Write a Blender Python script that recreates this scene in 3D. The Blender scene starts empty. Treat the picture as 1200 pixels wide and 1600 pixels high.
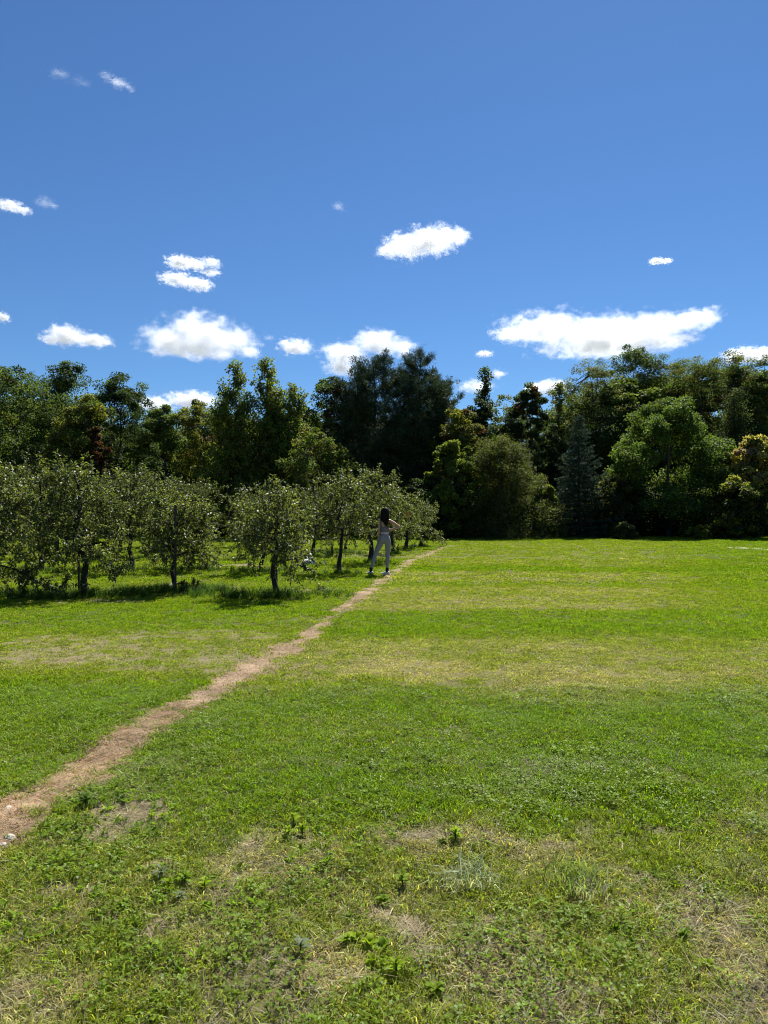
import bpy, bmesh, math, random
import numpy as np
from mathutils import Vector, Matrix

R = math.radians
scn = bpy.context.scene
COL = scn.collection
PI = math.pi

# ------------------------------------------------------------------ camera, sky, sun, exposure
CAM_H = 1.6
F = 1110.0                       # focal length in the photograph's pixels (1600 high)
cam = bpy.data.cameras.new('camera')
cam.sensor_fit = 'VERTICAL'
cam.sensor_height = 34.6
cam.lens = 34.6 * F / 1600.0
cam.clip_start = 0.05
cam.clip_end = 20000
cam_o = bpy.data.objects.new('camera', cam)
COL.objects.link(cam_o)
cam_o.location = (0, 0, CAM_H)
cam_o.rotation_euler = (R(90), 0, 0)
scn.camera = cam_o

SUN_EL, SUN_AZ = R(53), R(20)    # azimuth measured from +Y (view direction) towards +X (right)
world = bpy.data.worlds.new('World')
scn.world = world
world.use_nodes = True
wn = world.node_tree
wn.nodes.clear()
sky = wn.nodes.new('ShaderNodeTexSky')
sky.sky_type = 'NISHITA'
sky.sun_disc = False
sky.sun_elevation = SUN_EL
sky.sun_rotation = SUN_AZ
sky.altitude = 200
sky.air_density = 1.0
sky.dust_density = 0.1
sky.ozone_density = 6.0
bg = wn.nodes.new('ShaderNodeBackground')
bg.inputs['Strength'].default_value = 0.054
wo = wn.nodes.new('ShaderNodeOutputWorld')
hs = wn.nodes.new('ShaderNodeMix'); hs.data_type = 'RGBA'; hs.blend_type = 'MULTIPLY'
hs.inputs[0].default_value = 1.0
hs.inputs[7].default_value = (0.60, 0.82, 1.0, 1)      # the deeper blue of this sky, the same all round
wn.links.new(sky.outputs[0], hs.inputs[6])
wn.links.new(hs.outputs[2], bg.inputs[0])
wn.links.new(bg.outputs[0], wo.inputs[0])

sun = bpy.data.lights.new('sun', 'SUN')
sun.energy = 5.0
sun.angle = R(0.53)
sun.color = (1.0, 0.975, 0.93)
sun_o = bpy.data.objects.new('sun', sun)
COL.objects.link(sun_o)
TO_SUN = Vector((math.cos(SUN_EL) * math.sin(SUN_AZ), math.cos(SUN_EL) * math.cos(SUN_AZ), math.sin(SUN_EL)))
sun_o.rotation_euler = TO_SUN.to_track_quat('Z', 'Y').to_euler()
sun_o.location = (20, 60, 80)

vs = scn.view_settings
vs.view_transform = 'Standard'
vs.look = 'None'
vs.exposure = 1.0
vs.gamma = 1.0
vs.use_curve_mapping = False
scn.render.engine = 'CYCLES'
cy = scn.cycles
cy.max_bounces = 12
cy.diffuse_bounces = 8
cy.glossy_bounces = 2
cy.transmission_bounces = 4
cy.transparent_max_bounces = 8
cy.volume_bounces = 5
cy.use_denoising = True
cy.denoising_prefilter = 'FAST'
cy.denoising_input_passes = 'RGB_ALBEDO_NORMAL'
cy.filter_width = 1.0
cy.sample_clamp_indirect = 6.0
cy.caustics_reflective = False
cy.caustics_refractive = False

# ------------------------------------------------------------------ helpers
def tag(o, label=None, cat=None, group=None, kind=None):
    if label: o['label'] = label
    if cat: o['category'] = cat
    if group: o['group'] = group
    if kind: o['kind'] = kind
    return o

def empty(name, loc=(0, 0, 0), rz=0.0, s=1.0):
    o = bpy.data.objects.new(name, None)
    o.empty_display_size = 0.3
    COL.objects.link(o)
    o.location = loc
    o.rotation_euler = (0, 0, rz)
    o.scale = (s, s, s)
    return o

def link(name, me, parent=None, loc=None):
    o = bpy.data.objects.new(name, me)
    COL.objects.link(o)
    if parent: o.parent = parent
    if loc is not None: o.location = loc
    return o

def copy_tree(root):
    c = root.copy(); COL.objects.link(c)
    for ch in root.children:
        d = ch.copy(); COL.objects.link(d); d.parent = c
        for g in ch.children:
            e = g.copy(); COL.objects.link(e); e.parent = d
    return c

def mesh(name, V, faces, mat=None, cols=None, smooth=False, attrs=None):
    """V (n,3); faces: list of int arrays, each (m,3) or (m,4); cols (n,3) -> point colour attribute 'col'."""
    me = bpy.data.meshes.new(name)
    V = np.asarray(V, dtype=np.float32)
    faces = [np.asarray(f, dtype=np.int32) for f in faces if len(f)]
    nl = sum(f.size for f in faces); nf = sum(len(f) for f in faces)
    me.vertices.add(len(V)); me.vertices.foreach_set('co', V.ravel())
    if nf:
        me.loops.add(nl); me.polygons.add(nf)
        me.loops.foreach_set('vertex_index', np.concatenate([f.ravel() for f in faces]))
        starts, tot = [], 0
        for f in faces:
            k = f.shape[1]
            starts.append(tot + np.arange(len(f)) * k); tot += f.size
        me.polygons.foreach_set('loop_start', np.concatenate(starts).astype(np.int32))
        if smooth:
            me.polygons.foreach_set('use_smooth', np.ones(nf, dtype=bool))
    if cols is not None:
        a = me.attributes.new('col', 'FLOAT_COLOR', 'POINT')
        c4 = np.ones((len(V), 4), dtype=np.float32); c4[:, :3] = cols
        a.data.foreach_set('color', c4.ravel())
    for k, v in (attrs or {}).items():
        v = np.asarray(v, dtype=np.float32)
        if v.ndim == 1:
            a = me.attributes.new(k, 'FLOAT', 'POINT'); a.data.foreach_set('value', v)
        else:
            a = me.attributes.new(k, 'FLOAT_VECTOR', 'POINT'); a.data.foreach_set('vector', v.ravel())
    if mat: me.materials.append(mat)
    me.update(calc_edges=True)
    return me

def unit(v):
    return v / np.maximum(np.linalg.norm(v, axis=-1, keepdims=True), 1e-9)

def tubes(paths, sides=6):
    """paths: list of (points (k,3), radii (k,)); returns V, quads."""
    Vs, Fs, off = [], [], 0
    for pts, rad in paths:
        pts = np.asarray(pts, float); rad = np.asarray(rad, float); k = len(pts)
        d = np.gradient(pts, axis=0); d = unit(d)
        ref = np.where(np.abs(d[:, 2:3]) > 0.9, np.array([[1.0, 0, 0]]), np.array([[0, 0, 1.0]]))
        u = unit(np.cross(d, ref)); w = np.cross(d, u)
        a = np.linspace(0, 2 * PI, sides, endpoint=False)
        ring = pts[:, None, :] + rad[:, None, None] * (np.cos(a)[None, :, None] * u[:, None, :] + np.sin(a)[None, :, None] * w[:, None, :])
        Vs.append(ring.reshape(-1, 3))
        i = np.arange(k - 1)[:, None] * sides; j = np.arange(sides)[None, :]; j2 = (j + 1) % sides
        q = np.stack([i + j, i + j2, i + sides + j2, i + sides + j], -1).reshape(-1, 4)
        Fs.append(q + off); off += k * sides
    return np.concatenate(Vs), np.concatenate(Fs)

def _hash(ix, iy, iz, seed):
    h = (ix.astype(np.int64) * 374761393 + iy.astype(np.int64) * 668265263 + iz.astype(np.int64) * 2147483647 + seed * 1274126177) & 0xFFFFFFFF
    h = ((h ^ (h >> 13)) * 1274126177) & 0xFFFFFFFF
    h = h ^ (h >> 16)
    return (h & 0xFFFFFF) / float(0xFFFFFF)

def vnoise(x, y, seed=0):
    ix, iy = np.floor(x), np.floor(y)
    fx, fy = x - ix, y - iy
    fx = fx * fx * (3 - 2 * fx); fy = fy * fy * (3 - 2 * fy)
    z = np.zeros_like(ix)
    a = _hash(ix, iy, z, seed); b = _hash(ix + 1, iy, z, seed)
    c = _hash(ix, iy + 1, z, seed); d = _hash(ix + 1, iy + 1, z, seed)
    return (a * (1 - fx) + b * fx) * (1 - fy) + (c * (1 - fx) + d * fx) * fy

def fbm(x, y, seed=0, oct=4):
    s, a, t = 0, 0.5, 0
    for o in range(oct):
        s = s + a * vnoise(x * 2 ** o + 17.3 * o, y * 2 ** o - 9.1 * o, seed + o); t += a; a *= 0.5
    return s / t

# ------------------------------------------------------------------ materials
def new_mat(name):
    m = bpy.data.materials.new(name); m.use_nodes = True
    nt = m.node_tree; nt.nodes.clear()
    out = nt.nodes.new('ShaderNodeOutputMaterial')
    return m, nt, out

def N(nt, t, **kw):
    n = nt.nodes.new(t)
    for k, v in kw.items():
        if hasattr(n, k): setattr(n, k, v)
        else: n.inputs[k].default_value = v
    return n

def mixrgb(nt, blend, fac, a, b):
    n = nt.nodes.new('ShaderNodeMix'); n.data_type = 'RGBA'; n.blend_type = blend
    for sock, v in ((n.inputs[0], fac), (n.inputs[6], a), (n.inputs[7], b)):
        if hasattr(v, 'is_output'): nt.links.new(v, sock)
        elif isinstance(v, (int, float)): sock.default_value = v
        else: sock.default_value = (*v, 1)
    return n.outputs[2]

def leaf_mat(name, translucency=0.4, rough=0.5, spec=0.35, instancer=False, warm=(1.25, 1.2, 0.6)):
    m, nt, out = new_mat(name)
    at = N(nt, 'ShaderNodeAttribute'); at.attribute_name = 'col'
    colr = at.outputs['Color']
    if instancer:
        ti = N(nt, 'ShaderNodeAttribute'); ti.attribute_name = 'tint'; ti.attribute_type = 'INSTANCER'
        colr = mixrgb(nt, 'MULTIPLY', 1.0, colr, ti.outputs['Color'])
    p = N(nt, 'ShaderNodeBsdfPrincipled')
    p.inputs['Roughness'].default_value = rough
    p.inputs['Specular IOR Level'].default_value = spec
    nt.links.new(colr, p.inputs['Base Color'])
    tr = N(nt, 'ShaderNodeBsdfTranslucent')
    nt.links.new(mixrgb(nt, 'MULTIPLY', 1.0, colr, warm), tr.inputs['Color'])
    mx = N(nt, 'ShaderNodeMixShader'); mx.inputs[0].default_value = translucency
    nt.links.new(p.outputs[0], mx.inputs[1]); nt.links.new(tr.outputs[0], mx.inputs[2])
    nt.links.new(mx.outputs[0], out.inputs['Surface'])
    return m

def simple_mat(name, color, rough=0.8, spec=0.3, var=0.25, scale=20.0, bump=0.0, bscale=None, sheen=0.0):
    m, nt, out = new_mat(name)
    tc = N(nt, 'ShaderNodeTexCoord')
    nz = N(nt, 'ShaderNodeTexNoise'); nz.inputs['Scale'].default_value = scale; nz.inputs['Detail'].default_value = 6
    nt.links.new(tc.outputs['Object'], nz.inputs['Vector'])
    lo = tuple(c * (1 - var) for c in color); hi = tuple(min(1, c * (1 + var)) for c in color)
    c = mixrgb(nt, 'MIX', nz.outputs[0], lo, hi)
    p = N(nt, 'ShaderNodeBsdfPrincipled'); p.inputs['Roughness'].default_value = rough
    p.inputs['Specular IOR Level'].default_value = spec
    nt.links.new(c, p.inputs['Base Color'])
    if bump:
        n2 = N(nt, 'ShaderNodeTexNoise'); n2.inputs['Scale'].default_value = bscale or scale; n2.inputs['Detail'].default_value = 5
        nt.links.new(tc.outputs['Object'], n2.inputs['Vector'])
        b = N(nt, 'ShaderNodeBump'); b.inputs['Strength'].default_value = bump; b.inputs['Distance'].default_value = 0.02
        nt.links.new(n2.outputs[0], b.inputs['Height']); nt.links.new(b.outputs[0], p.inputs['Normal'])
    nt.links.new(p.outputs[0], out.inputs['Surface'])
    return m

M_LEAF = leaf_mat('leaf', 0.56, 0.6, 0.2)
M_APPLE = leaf_mat('apple_leaf', 0.5, 0.46, 0.35)
M_NEEDLE = leaf_mat('needle', 0.2, 0.65, 0.1, warm=(1.1, 1.1, 0.8))
M_GRASS = leaf_mat('grass_blade', 0.54, 0.5, 0.08, instancer=True, warm=(1.15, 1.2, 0.6))
M_WEED = leaf_mat('weed_leaf', 0.5, 0.65, 0.12)
def bark_mat(name, color):
    m, nt, out = new_mat(name)
    tc = N(nt, 'ShaderNodeTexCoord')
    mp = N(nt, 'ShaderNodeMapping'); mp.inputs['Scale'].default_value = (14, 14, 2.2)
    nt.links.new(tc.outputs['Object'], mp.inputs[0])
    nz = N(nt, 'ShaderNodeTexNoise'); nz.inputs['Scale'].default_value = 2.0; nz.inputs['Detail'].default_value = 8
    nt.links.new(mp.outputs[0], nz.inputs['Vector'])
    c = mixrgb(nt, 'MIX', nz.outputs[0], tuple(v * 0.5 for v in color), tuple(v * 1.5 for v in color))
    p = N(nt, 'ShaderNodeBsdfPrincipled'); p.inputs['Roughness'].default_value = 0.9
    p.inputs['Specular IOR Level'].default_value = 0.15
    b = N(nt, 'ShaderNodeBump'); b.inputs['Strength'].default_value = 0.8; b.inputs['Distance'].default_value = 0.02
    nt.links.new(nz.outputs[0], b.inputs['Height']); nt.links.new(b.outputs[0], p.inputs['Normal'])
    nt.links.new(c, p.inputs['Base Color']); nt.links.new(p.outputs[0], out.inputs['Surface'])
    return m
M_BARK = bark_mat('bark', (0.06, 0.05, 0.04))
M_BARK_APPLE = bark_mat('apple_bark', (0.034, 0.029, 0.024))

# ------------------------------------------------------------------ the lawn's layout (world metres; measured off the photograph)
def W(px, py):
    y = CAM_H * F / (py - 800.0)
    return ((px - 600.0) / F * y, y)

PATH_Y = np.array([0.0, 2.2, 3.95, 5.07, 5.92, 7.1, 8.9, 11.1, 13.7, 17.8, 22.2, 27.3, 31.7, 36.0])
PATH_X = np.array([-2.1, -2.05, -1.98, -1.80, -1.65, -1.42, -1.10, -0.80, -0.47, 0.11, 0.74, 1.68, 2.63, 3.8])
PATH_W = np.array([0.22, 0.21, 0.19, 0.14, 0.135, 0.155, 0.14, 0.14, 0.145, 0.17, 0.19, 0.21, 0.20, 0.06])

def path_dist(x, y):
    """signed: < 0 on the path, in metres, with a ragged edge"""
    px = np.interp(y, PATH_Y, PATH_X); pw = np.interp(y, PATH_Y, PATH_W)
    rag = (fbm(x * 2.6, y * 2.6, 5, 4) - 0.5) * 0.34 + (fbm(x * 10, y * 10, 6, 3) - 0.5) * 0.24
    d = np.abs(x - px) * 0.94 - pw + rag
    return np.where(y > 34.5, 1.0, d)

def ell(x, y, px, py, rpx, rpy, seed=1, rag=0.7):
    cx, cy_ = W(px, py)
    rx = rpx / F * cy_
    ry = 0.5 * (W(px, py - rpy)[1] - W(px, py + rpy)[1])
    e = np.sqrt(((x - cx) / rx) ** 2 + ((y - cy_) / ry) ** 2) + (fbm(x / rx * 1.6, y / ry * 1.6, seed, 4) - 0.5) * rag * 2
    return np.clip((1.15 - e) / 0.5, 0, 1)

DR_Y = [0, 2.2, 3.2, 3.55, 3.9, 4.3, 6.0, 6.4, 7.2, 8.6, 9.1, 9.6, 11.4, 11.9, 15.2, 15.7, 16.1, 16.5, 18.8, 19.4, 20.6, 21.2, 25, 30, 36, 40, 60]
DR_V = [.62, .60, .64, .50, .24, .08, .12, .42, .64, .6, .5, .14, .14, .58, .64, .28, .28, .58, .58, .15, .15, .52, .45, .42, .40, .35, .3]
DL_Y = [0, 2.2, 3.1, 3.7, 4.2, 6.6, 7.2, 9.4, 10.2, 12, 14, 18, 24, 60]
DL_V = [.58, .55, .62, .48, .18, .10, .48, .52, .22, .16, .3, .25, .35, .3]

def dryness(x, y):
    pxc = np.interp(y, PATH_Y, PATH_X)
    yy = y + (fbm(x * 0.3, y * 0.35, 21, 3) - 0.5) * np.interp(y, [0, 6, 9, 40], [.9, 1.0, .6, 1.1])
    r = np.interp(yy, DR_Y, DR_V); l = np.interp(yy, DL_Y, DL_V)
    s = np.clip((x - pxc) / 0.5 + 0.5, 0, 1)
    d = l * (1 - s) + r * s
    far_right = np.clip((x - 0.36 * y) / (0.12 * y + 0.1), 0, 1) * np.clip((y - 9) / 4, 0, 1)
    d = d * (1 - 0.55 * far_right)
    d = d + (fbm(x * 0.8, y * 1.3, 31, 4) - 0.5) * np.interp(y, [0, 8, 10], [.55, .5, .34]) + (fbm(x * 4, y * 4, 37, 3) - 0.5) * 0.35
    d = d + 0.22 * ell(x, y, 980, 1075, 190, 35, 41) + 0.35 * ell(x, y, 650, 1045, 110, 22, 42)
    for p in ((690, 1315, 110, 20), (850, 1335, 70, 22), (385, 1345, 60, 28), (520, 1500, 60, 50), (1160, 1500, 70, 120), (60, 1570, 90, 60),
              (760, 1500, 60, 40), (480, 1350, 60, 30)):
        d = d + 0.55 * ell(x, y, *p, seed=43)
    return np.clip(d, 0, 1)

BARE = [(200, 1275, 58, 24), (160, 1310, 32, 18), (405, 1312, 34, 13), (600, 1420, 40, 18), (645, 1450, 34, 26), (255, 1352, 30, 12), (1012, 1375, 20, 12),
        (250, 1450, 34, 14), (660, 1312, 34, 10), (100, 1395, 55, 12), (570, 1512, 26, 16), (350, 1400, 22, 30), (860, 1320, 26, 12),
        (170, 1018, 210, 24), (330, 1035, 100, 14), (60, 1003, 90, 12), (270, 988, 150, 9), (420, 1035, 40, 14), (460, 1055, 24, 8),
        (610, 872, 45, 2.5), (580, 862, 60, 1.5), (480, 922, 60, 4), (330, 918, 40, 4), (545, 868, 50, 1.5), (150, 937, 120, 2.5), (30, 930, 60, 3), (380, 885, 60, 2)]
def bareness(x, y):
    b = np.zeros_like(x)
    for i, p in enumerate(BARE):
        k = 0.85 if p[1] < 900 else 0.5 if p[1] < 1060 else (1.0 if i < 2 else 0.85)
        b = np.maximum(b, k * ell(x, y, *p, seed=60 + i, rag=0.8))
    return b

def height(x, y):
    near = np.clip(1.3 - np.hypot(x, y) / 40, 0, 1)
    h = (fbm(x * 1.1, y * 1.1, 11, 4) - 0.5) * 0.07 + (fbm(x * 5, y * 5, 12, 3) - 0.5) * 0.028 * (np.abs(y) < 14)
    h = h + (fbm(x * 0.12, y * 0.12, 13, 2) - 0.5) * 0.16 * np.clip((y - 4) / 10, 0, 1)
    return h * near - 0.02 * np.clip(1 - path_dist_smooth(x, y) / 0.25, 0, 1)
def path_dist_smooth(x, y):
    px = np.interp(y, PATH_Y, PATH_X); pw = np.interp(y, PATH_Y, PATH_W)
    return np.maximum(np.abs(x - px) - pw, 0) + np.where(y > 34, 5, 0)
def hz(x, y):
    return float(height(np.array([float(x)]), np.array([float(y)]))[0])

# ------------------------------------------------------------------ ground sheet
def ground_axis(lo, hi, step, far, n):
    mid = np.arange(lo, hi + 1e-6, step)
    g = np.geomspace(step, far, n)
    return mid, np.cumsum(g) / np.sum(g) * far
mx, gx = ground_axis(-6.0, 6.0, 0.07, 4000, 70)
xs = np.concatenate([mx[0] - gx[::-1], mx, mx[-1] + gx])
my, gy = ground_axis(1.2, 11.0, 0.06, 4000, 90)
ys = np.concatenate([[-600, -100, -30, -10, -4, -1, 0, 0.6], my, my[-1] + gy])
GX, GY = np.meshgrid(xs, ys)
X, Y = GX.ravel(), GY.ravel()
Z = height(X, Y)
nx, ny = len(xs), len(ys)
ii = (np.arange(ny - 1)[:, None] * nx + np.arange(nx - 1)[None, :]).ravel()
quads = np.stack([ii, ii + 1, ii + nx + 1, ii + nx], -1)
gm, nt, out = new_mat('lawn_soil')
tc = N(nt, 'ShaderNodeTexCoord')
ad = N(nt, 'ShaderNodeAttribute'); ad.attribute_name = 'dry'
ab = N(nt, 'ShaderNodeAttribute'); ab.attribute_name = 'bare'
n1 = N(nt, 'ShaderNodeTexNoise'); n1.inputs['Scale'].default_value = 75; n1.inputs['Detail'].default_value = 9; n1.inputs['Roughness'].default_value = 0.7
n2 = N(nt, 'ShaderNodeTexNoise'); n2.inputs['Scale'].default_value = 7; n2.inputs['Detail'].default_value = 8
nt.links.new(tc.outputs['Object'], n1.inputs['Vector']); nt.links.new(tc.outputs['Object'], n2.inputs['Vector'])
thatch = mixrgb(nt, 'MIX', ad.outputs['Fac'], (0.060, 0.085, 0.014), (0.21, 0.175, 0.08))
soil = mixrgb(nt, 'MIX', n2.outputs[0], (0.19, 0.145, 0.088), (0.37, 0.30, 0.20))
base = mixrgb(nt, 'MIX', ab.outputs['Fac'], thatch, soil)
base = mixrgb(nt, 'MULTIPLY', 0.95, base, mixrgb(nt, 'MIX', n1.outputs[0], (0.1, 0.1, 0.1), (1.75, 1.7, 1.6)))
p = N(nt, 'ShaderNodeBsdfPrincipled'); p.inputs['Roughness'].default_value = 0.95; p.inputs['Specular IOR Level'].default_value = 0.1
bu = N(nt, 'ShaderNodeBump'); bu.inputs['Strength'].default_value = 0.9; bu.inputs['Distance'].default_value = 0.015
nt.links.new(n1.outputs[0], bu.inputs['Height']); nt.links.new(bu.outputs[0], p.inputs['Normal'])
nt.links.new(base, p.inputs['Base Color']); nt.links.new(p.outputs[0], out.inputs['Surface'])
g_dry, g_bare = dryness(X, Y), bareness(X, Y)
ground = link('ground', mesh('ground', np.stack([X, Y, Z], -1), [quads], gm, smooth=True, attrs={'dry': g_dry, 'bare': g_bare}))
tag(ground, kind='structure')

# ------------------------------------------------------------------ path: a ragged strip of worn straw and soil just above the ground
py_ = np.concatenate([np.arange(0.4, 9, 0.045), np.arange(9, 34.4, 0.1)])
ncol = 25
u = np.linspace(-1, 1, ncol)
cxp = np.interp(py_, PATH_Y, PATH_X); cwp = np.interp(py_, PATH_Y, PATH_W) + 0.16
PX = cxp[:, None] + cwp[:, None] * u[None, :]
PY = np.repeat(py_[:, None], ncol, 1)
pd = path_dist(PX.ravel(), PY.ravel())
pz = height(PX.ravel(), PY.ravel()) + 0.006 - np.clip(pd, 0, 0.12) * 0.35 + (fbm(PX.ravel() * 16, PY.ravel() * 16, 71, 3) - 0.5) * 0.018
k = (np.arange(len(py_) - 1)[:, None] * ncol + np.arange(ncol - 1)[None, :]).ravel()
pq = np.stack([k, k + 1, k + ncol + 1, k + ncol], -1)
keep = pd.reshape(len(py_), ncol)
keep = np.minimum.reduce([keep[:-1, :-1], keep[1:, :-1], keep[:-1, 1:], keep[1:, 1:]]).ravel() < 0.03
pm, nt, out = new_mat('path_straw')
tc = N(nt, 'ShaderNodeTexCoord')
mp = N(nt, 'ShaderNodeMapping'); mp.inputs['Scale'].default_value = (60, 16, 40); mp.inputs['Rotation'].default_value = (0, 0, 0.5)
nt.links.new(tc.outputs['Object'], mp.inputs[0])
n1 = N(nt, 'ShaderNodeTexNoise'); n1.inputs['Scale'].default_value = 1.6; n1.inputs['Detail'].default_value = 9; n1.inputs['Distortion'].default_value = 1.5
n2 = N(nt, 'ShaderNodeTexNoise'); n2.inputs['Scale'].default_value = 2.2; n2.inputs['Detail'].default_value = 6
nt.links.new(mp.outputs[0], n1.inputs['Vector']); nt.links.new(tc.outputs['Object'], n2.inputs['Vector'])
c1 = mixrgb(nt, 'MIX', n2.outputs[0], (0.17, 0.115, 0.068), (0.38, 0.29, 0.195))
n3 = N(nt, 'ShaderNodeTexNoise'); n3.inputs['Scale'].default_value = 2.6; n3.inputs['Detail'].default_value = 6
nt.links.new(tc.outputs['Object'], n3.inputs['Vector'])
c1 = mixrgb(nt, 'MULTIPLY', 1.0, c1, mixrgb(nt, 'MIX', n3.outputs[0], (0.25, 0.23, 0.22), (1.75, 1.72, 1.65)))
c2 = mixrgb(nt, 'MULTIPLY', 0.95, c1, mixrgb(nt, 'MIX', n1.outputs[0], (0.25, 0.24, 0.23), (1.6, 1.55, 1.5)))
p = N(nt, 'ShaderNodeBsdfPrincipled'); p.inputs['Roughness'].default_value = 0.95; p.inputs['Specular IOR Level'].default_value = 0.1
bu = N(nt, 'ShaderNodeBump'); bu.inputs['Strength'].default_value = 1.0; bu.inputs['Distance'].default_value = 0.012
nt.links.new(n1.outputs[0], bu.inputs['Height']); nt.links.new(bu.outputs[0], p.inputs['Normal'])
nt.links.new(c2, p.inputs['Base Color']); nt.links.new(p.outputs[0], out.inputs['Surface'])
path = link('path', mesh('path', np.stack([PX.ravel(), PY.ravel(), pz], -1), [pq[keep]], pm, smooth=True))
tag(path, 'worn footpath of tan straw and soil crossing the lawn', kind='structure')

# ------------------------------------------------------------------ leaves
def leaves(P, A, Nn, L, Wd, C, droop=0.12, fold=0.12):
    A = unit(A); S = unit(np.cross(A, Nn)); Nn = np.cross(S, A)
    L = L[:, None]; Wd = Wd[:, None]
    v0 = P; v2 = P + A * L - Nn * L * droop
    m = P + A * L * 0.45 + Nn * Wd * fold
    v1 = m + S * Wd * 0.5; v3 = m - S * Wd * 0.5
    V = np.stack([v0, v1, v2, v3], 1).reshape(-1, 3)
    n = len(P)
    Fq = (np.arange(n)[:, None] * 4 + np.arange(4)[None, :])
    return V, Fq, np.repeat(C, 4, 0)

def rand_unit(rg, n):
    return unit(rg.normal(size=(n, 3)))

def curve(a, b, rg, k=5, sag=0.0, wob=0.06):
    a = np.asarray(a, float); b = np.asarray(b, float)
    t = np.linspace(0, 1, k)[:, None]
    ln = np.linalg.norm(b - a)
    pts = a + (b - a) * t
    pts[1:-1] += rg.normal(size=(k - 2, 3)) * wob * ln * 0.5
    pts[:, 2] += sag * ln * np.sin(t[:, 0] * PI)
    return pts

def leaf_fill(rg, C, D, rc, per, L, Wd, cols, flat=0.65, up=0.7, outw=0.5, along=0.6, shell=0.45, sink=0.25):
    """per leaves round each clump centre C (m,3) with outward direction D; cols: (base, var, tint list)"""
    m = len(C)
    idx = np.repeat(np.arange(m), per)
    n = len(idx)
    d = rand_unit(rg, n)
    d = unit(d + 0.35 * D[idx])
    rad = rc[idx] * (rg.random(n) ** shell)
    off = d * rad[:, None]; off[:, 2] *= flat
    P = C[idx] + off
    A = d * along + rg.normal(size=(n, 3)) * 0.55 + np.array([0, 0, -sink])
    Nn = rg.normal(size=(n, 3)) * 0.55 + np.array([0, 0, up]) + d * outw
    base, var, alts = cols
    cc = np.array(base)[None, :] * (1 + (rg.random((m, 1)) - 0.5) * var)
    for (ac, frac) in alts:
        sel = rg.random(m) < frac
        cc[sel] = np.array(ac) * (1 + (rg.random((sel.sum(), 1)) - 0.5) * var)
    lc = cc[idx] * (1 + (rg.random((n, 1)) - 0.5) * 0.5)
    return leaves(P, A, Nn, L * (0.7 + 0.6 * rg.random(n)), Wd * (0.7 + 0.6 * rg.random(n)), lc)

PROFILES = {
    'round': ([0, .12, .3, .5, .7, .88, 1], [.55, .82, 1, .98, .8, .5, .12]),
    'oval': ([0, .1, .35, .6, .85, 1], [.5, .85, 1, .85, .5, .1]),
    'cone': ([0, .08, .2, .5, .8, 1], [.75, 1, .94, .56, .21, .02]),
    'vase': ([0, .2, .45, .7, .9, 1], [.25, .5, .8, 1, .75, .25]),
    'pointy': ([0, .12, .35, .6, .8, 1], [.8, 1, .95, .68, .36, .05]),
    'wide': ([0, .15, .4, .65, .85, 1], [.7, 1, 1, .9, .62, .2]),
}

class Tree:
    def __init__(s, seed):
        s.rg = np.random.default_rng(seed); s.paths = []; s.L = []
    def add_leaves(s, t): s.L.append(t)
    def build(s, name, mat, bark=M_BARK, trunk='trunk', crown='crown', sides=6):
        root = empty(name)
        if s.paths:
            V, Q = tubes(s.paths, sides)
            link(trunk, mesh(trunk, V, [Q], bark, smooth=True), root)
        V, Fq, C, off = [], [], [], 0
        for (v, f, c) in s.L:
            V.append(v); Fq.append(f + off); C.append(c); off += len(v)
        link(crown, mesh(crown, np.concatenate(V), [np.concatenate(Fq)], mat, cols=np.concatenate(C)), root)
        return root

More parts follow.
